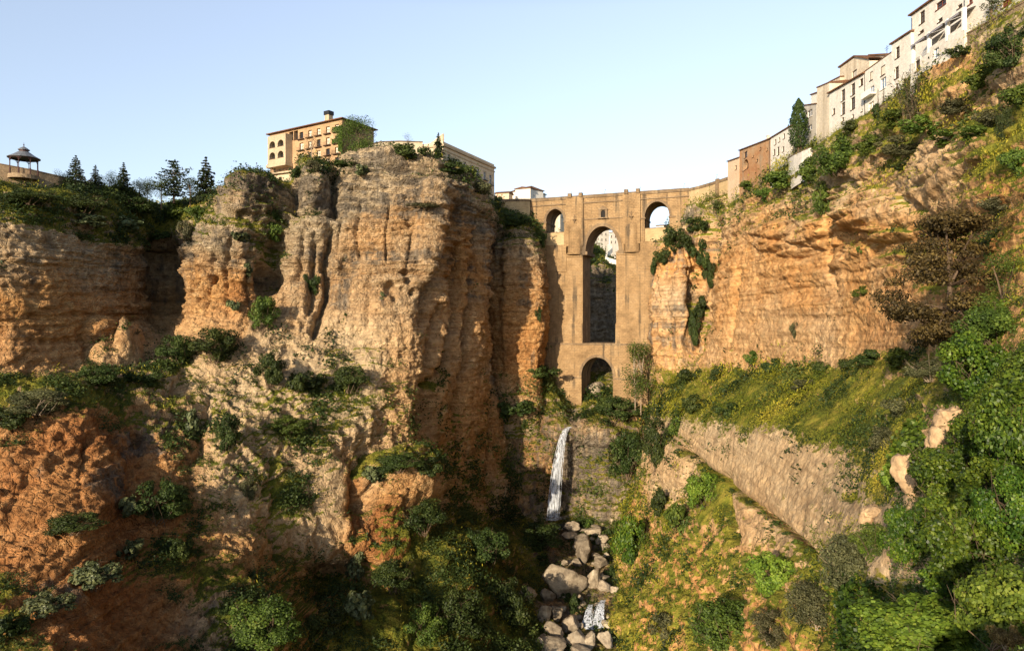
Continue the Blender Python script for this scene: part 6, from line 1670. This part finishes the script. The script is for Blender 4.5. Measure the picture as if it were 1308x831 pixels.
# ------------------------------------------------------------------ lamps along the bridge
M_LAMPG = simple_mat("lamp_glass", (.45, .45, .42), .3)
def lamp(p, label, first=[]):
    if not first:
        r = empty("street_lamp", p)
        mb = MB(); mb.lathe([(.16, 0), (.16, .3), (.06, .45), (.05, 2.9), (.09, 2.95), (.02, 3.0)], seg=8); mb.tube((0, 0, 2.9), (.35, 0, 3.15), .03, .03, 5); mb.build("post", M_IRON, r)
        mb = MB(); mb.lathe([(.08, 0), (.19, .45), (.02, .5)], (.35, 0, 3.0), 6); mb.build("lantern", M_LAMPG, r)
        mb = MB(); mb.lathe([(.24, 0), (.05, .25), (.01, .3)], (.35, 0, 3.45), 6); mb.build("cap", M_IRON, r)
        first.append(r)
    else:
        r = copy_tree(first[0]); r.location = p
    tag(r, label, "street lamp", "street lamps along the bridge")
ud = (BR-BL); ud.z = 0; ud.normalize(); nin = Vector((-ud.y, ud.x, 0))
for px, lb in ((728, "leftmost street lamp on the bridge, above the left side arch"), (771.5, "street lamp on the bridge above the chamber window"), (816, "street lamp on the bridge above the right buttress")):
    q = BL+ud*bu(px)+nin*1.2; q.z = 55.4-.3; lamp(q, lb)
for px, py, lb in ((874.8, 245, "street lamp where the bridge meets the curved wall"), (916.4, 234, "street lamp on the curved wall above its buttress")):
    D = FPX*55.4/(CY-py); q = W(px, py, D); q.y += 1.5; lamp(q, lb)

# ------------------------------------------------------------------ people
M_SKIN = simple_mat("skin", (.45, .26, .18), .6); M_HAIR = simple_mat("hair", (.03, .02, .015), .7)
def person(p, rz, shirt, legs, label):
    root = tag(empty("person", p, rz), label, "person", "people on the bridge and terrace")
    J = dict(pel=(0, 0, .95), che=(0, .01, 1.28), nek=(0, 0, 1.48), hed=(0, -.01, 1.62), top=(0, 0, 1.74),
             hl=(-.1, 0, .9), kl=(-.11, -.02, .5), fl=(-.12, .02, .08), tl=(-.12, -.14, .03), hr=(.1, 0, .9), kr=(.11, -.03, .5), fr=(.13, .0, .08), tr=(.13, -.16, .03),
             sl=(-.19, 0, 1.42), el=(-.25, .03, 1.14), wl=(-.22, -.12, .95), gl=(-.21, -.19, .90), sr=(.19, 0, 1.42), er=(.26, .02, 1.14), wr=(.24, -.10, .93), gr=(.23, -.16, .87))
    E = [("pel", "che"), ("che", "nek"), ("nek", "hed"), ("hed", "top"), ("pel", "hl"), ("hl", "kl"), ("kl", "fl"), ("fl", "tl"), ("pel", "hr"), ("hr", "kr"), ("kr", "fr"), ("fr", "tr"), ("nek", "sl"), ("sl", "el"), ("el", "wl"), ("wl", "gl"), ("nek", "sr"), ("sr", "er"), ("er", "wr"), ("wr", "gr")]
    Rr = dict(pel=.15, che=.16, nek=.06, hed=.10, top=.07, hl=.09, kl=.062, fl=.045, tl=.035, hr=.09, kr=.062, fr=.045, tr=.035, sl=.065, el=.045, wl=.032, gl=.035, sr=.065, er=.045, wr=.032, gr=.035)
    names = list(J); me = bpy.data.meshes.new("body"); me.from_pydata([J[k] for k in names], [(names.index(a), names.index(b)) for a, b in E], [])
    sk = me.attributes.new if False else None
    o = bpy.data.objects.new("body", me); COL.objects.link(o)
    md = o.modifiers.new("skin", 'SKIN')
    for k, v in zip(names, me.skin_vertices[0].data): v.radius = (Rr[k], Rr[k]*(.72 if k in ("pel", "che") else 1)); v.use_root = (k == "pel")
    o.modifiers.new("sub", 'SUBSURF').levels = 1
    dg = bpy.context.evaluated_depsgraph_get(); ev = bpy.data.meshes.new_from_object(o.evaluated_get(dg))
    bpy.data.objects.remove(o)
    for m in (M_SKIN, shirt, legs): ev.materials.append(m)
    for pl in ev.polygons:
        z = pl.center.z; x = abs(pl.center.x)
        pl.material_index = 2 if z < .98 and x < .2 and z > .09 else 2 if z <= .09 else 1 if z < 1.47 and not (x > .2 and z < 1.1) else 0
        pl.use_smooth = True
    b = bpy.data.objects.new("body", ev); COL.objects.link(b); b.parent = root
    mb = MB(); mb.lathe([(.085, 1.60), (.112, 1.66), (.10, 1.73), (.05, 1.78), (.005, 1.79)], (0, .025, 0), 12); mb.build("hair", M_HAIR, root, True)
    return root
S1 = simple_mat("dark_blue_cloth", (.02, .025, .05)); S2 = simple_mat("white_cloth", (.6, .58, .55)); S3 = simple_mat("red_cloth", (.35, .04, .03)); S4 = simple_mat("dark_trousers", (.02, .02, .025))
root_t, zt_t = TERR
M4 = Matrix.Translation(root_t.location) @ Matrix.Rotation(root_t.rotation_euler.z, 4, 'Z')
person(M4 @ Vector((.6, -.2, zt_t+.5)), .3, S1, S4, "person in dark clothes standing at the hotel terrace railing")
for px, s, lb in ((737.5, S1, "person in dark top behind the parapet left of the arch"), (778.5, S3, "person in red top behind the bridge parapet over the arch"), (822, S2, "person in white top behind the bridge parapet at right")):
    q = BL+ud*bu(px)+nin*1.0; q.z = 55.4+.02; person(q, b_rz, s, S4, lb)

# ------------------------------------------------------------------ dining terrace of the awning house
Xt = 74.8; A = (Xt, Dx(1163, Xt)); B = (Xt, Dx(1232, Xt))
zb_ = 38.0; t = House("dining_terrace", A, B, zb_, 3.3, "white dining terrace with three striped awnings", "terrace")
zf = t.at(1200, 52.5)[1]
t.win(1172, 82, 6, 18, M_GLASS, M_WOOD, bars=True); t.win(1196, 68, 6.5, 14, M_BLUEGLASS, M_WPAINT)
t.wall(M_WHITE, zf-.9)
xs = [t.at(p, 50)[0] for p in (1165, 1185.6, 1209, 1230)]
mb = MB(); mb.box(xs[1], t.L, .0, .18, zf-.896, zf); mb.build("terrace_parapet", M_WHITE, t.root)
for x in xs[:]:
    mb = MB(); mb.box(x-.28, x+.28, -.06, .45, zf-.892, zf+2.9); mb.build("pillar", M_WPAINT, t.root)
def awning_mat():
    m, nt, b = new_mat("striped_awning"); tc = N(nt, "ShaderNodeTexCoord"); sx = N(nt, "ShaderNodeSeparateXYZ"); nt.links.new(tc.outputs["Object"], sx.inputs[0])
    w = math_n(nt, 'SINE', math_n(nt, 'MULTIPLY', sx.outputs[1], 14.0)); r = ramp(nt, w, [(.45, (.25, .24, .27)), (.55, (.48, .46, .47))]); nt.links.new(r.outputs[0], b.inputs["Base Color"]); b.inputs["Roughness"].default_value = .9; return m
M_AWN = awning_mat()
for x0, x1 in zip(xs[:-1], xs[1:]):
    mb = MB(); y0, y1, za, zb2 = -.5, 3.2, zf+2.3, zf+3.7
    mb.quad((x0+.3, y0, za), (x1-.3, y0, za), (x1-.3, y1, zb2), (x0+.3, y1, zb2)); mb.quad((x0+.3, y0, za+.05), (x0+.3, y1, zb2+.05), (x1-.3, y1, zb2+.05), (x1-.3, y0, za+.05))
    mb.quad((x0+.3, y0, za-.28), (x1-.3, y0, za-.28), (x1-.3, y0, za), (x0+.3, y0, za)); mb.build("awning", M_AWN, t.root)
mb = MB()
mb.box(xs[0]+.3, xs[1]-.3, .02, .07, zf-.05, zf); mb.box(xs[0]+.3, xs[1]-.3, .02, .07, zf-.5, zf-.46)
for i in range(14): x = xs[0]+.3+(xs[1]-xs[0]-.6)*i/13; mb.box(x-.02, x+.02, .03, .06, zf-.892, zf-.05)
mb.build("railing", M_WPAINT, t.root)
T4 = Matrix.Translation(t.root.location) @ Matrix.Rotation(t.rz, 4, 'Z')
def chair(p, rz, label):
    r = tag(empty("chair", p, rz), label, "chair", "chairs on the dining terrace")
    mb = MB(); mb.box(-.22, .22, -.22, .22, .43, .47); mb.build("seat", M_REDWOOD, r)
    mb = MB(); mb.box(-.22, .22, .18, .22, .474, .95); mb.build("backrest", M_REDWOOD, r)
    for sx in (-1, 1):
        for sy in (-1, 1): mb = MB(); mb.box(sx*.19-.02, sx*.19+.02, sy*.19-.02, sy*.19+.02, 0, .427); mb.build("leg", M_REDWOOD, r)
M_CLOTHW = simple_mat("white_table_cloth", (.75, .72, .68)); M_CLOTHR = simple_mat("red_table_cloth", (.42, .05, .03))
for i, (k, cl, lb, side) in enumerate(((1, M_CLOTHR, "table with red cloth under the middle awning", "middle"), (2, M_CLOTHW, "table with white cloth under the right awning", "right"))):
    x = (xs[k]+xs[k+1])/2
    r = tag(empty("dining_table", T4 @ Vector((x, .9, zf-.886)), t.rz), lb, "table", "tables on the dining terrace")
    mb = MB(); mb.lathe([(.5, .42), (.48, .74), (.46, .76), (.01, .765)], seg=16); mb.build("table_cloth", cl, r)
    mb = MB(); mb.lathe([(.28, 0), (.05, .06), (.05, .73)], seg=10); mb.build("leg", M_IRON, r)
    chair(T4 @ Vector((x-.85, .9, zf-.886)), t.rz+math.pi/2, "red brown chair left of the table under the %s awning" % side)
    chair(T4 @ Vector((x+.85, .9, zf-.886)), t.rz-math.pi/2, "red brown chair right of the table under the %s awning" % side)

# ------------------------------------------------------------------ retaining walls along the houses
def run_px(name, P, X, zt_, zb_, mat, label, th=.8, cop=(.25, .1), cat="wall"):
    pts = [(x_, Dx(p, x_)) for p, x_ in zip(P, X)]
    return wall_run(name, pts, [zb_]*len(P), [zof(p, y, q[1]) for p, y, q in zip(P, zt_, pts)], th, mat, label, cat, cop)
run_px("retaining_wall", [1199, 1225, 1250, 1280, 1320], [75.6, 75.4, 75, 74.6, 74.4], [63.5, 49, 36, 19, -3], 40, M_RUBBLE, "long brown stone ledge wall under the last white houses")
run_px("retaining_wall", [1118, 1130, 1145, 1164], [76.8, 76.2, 75.8, 75.6], [141, 133, 124, 113], 36, M_RUBBLE, "brown retaining wall topped with balusters beside the dining terrace")
run_px("garden_wall", [1004, 1014, 1024, 1034], [79, 77.5, 77, 77.5], [204, 198, 193.5, 189], 38, M_WHITE, "low white garden wall in front of the cypress")
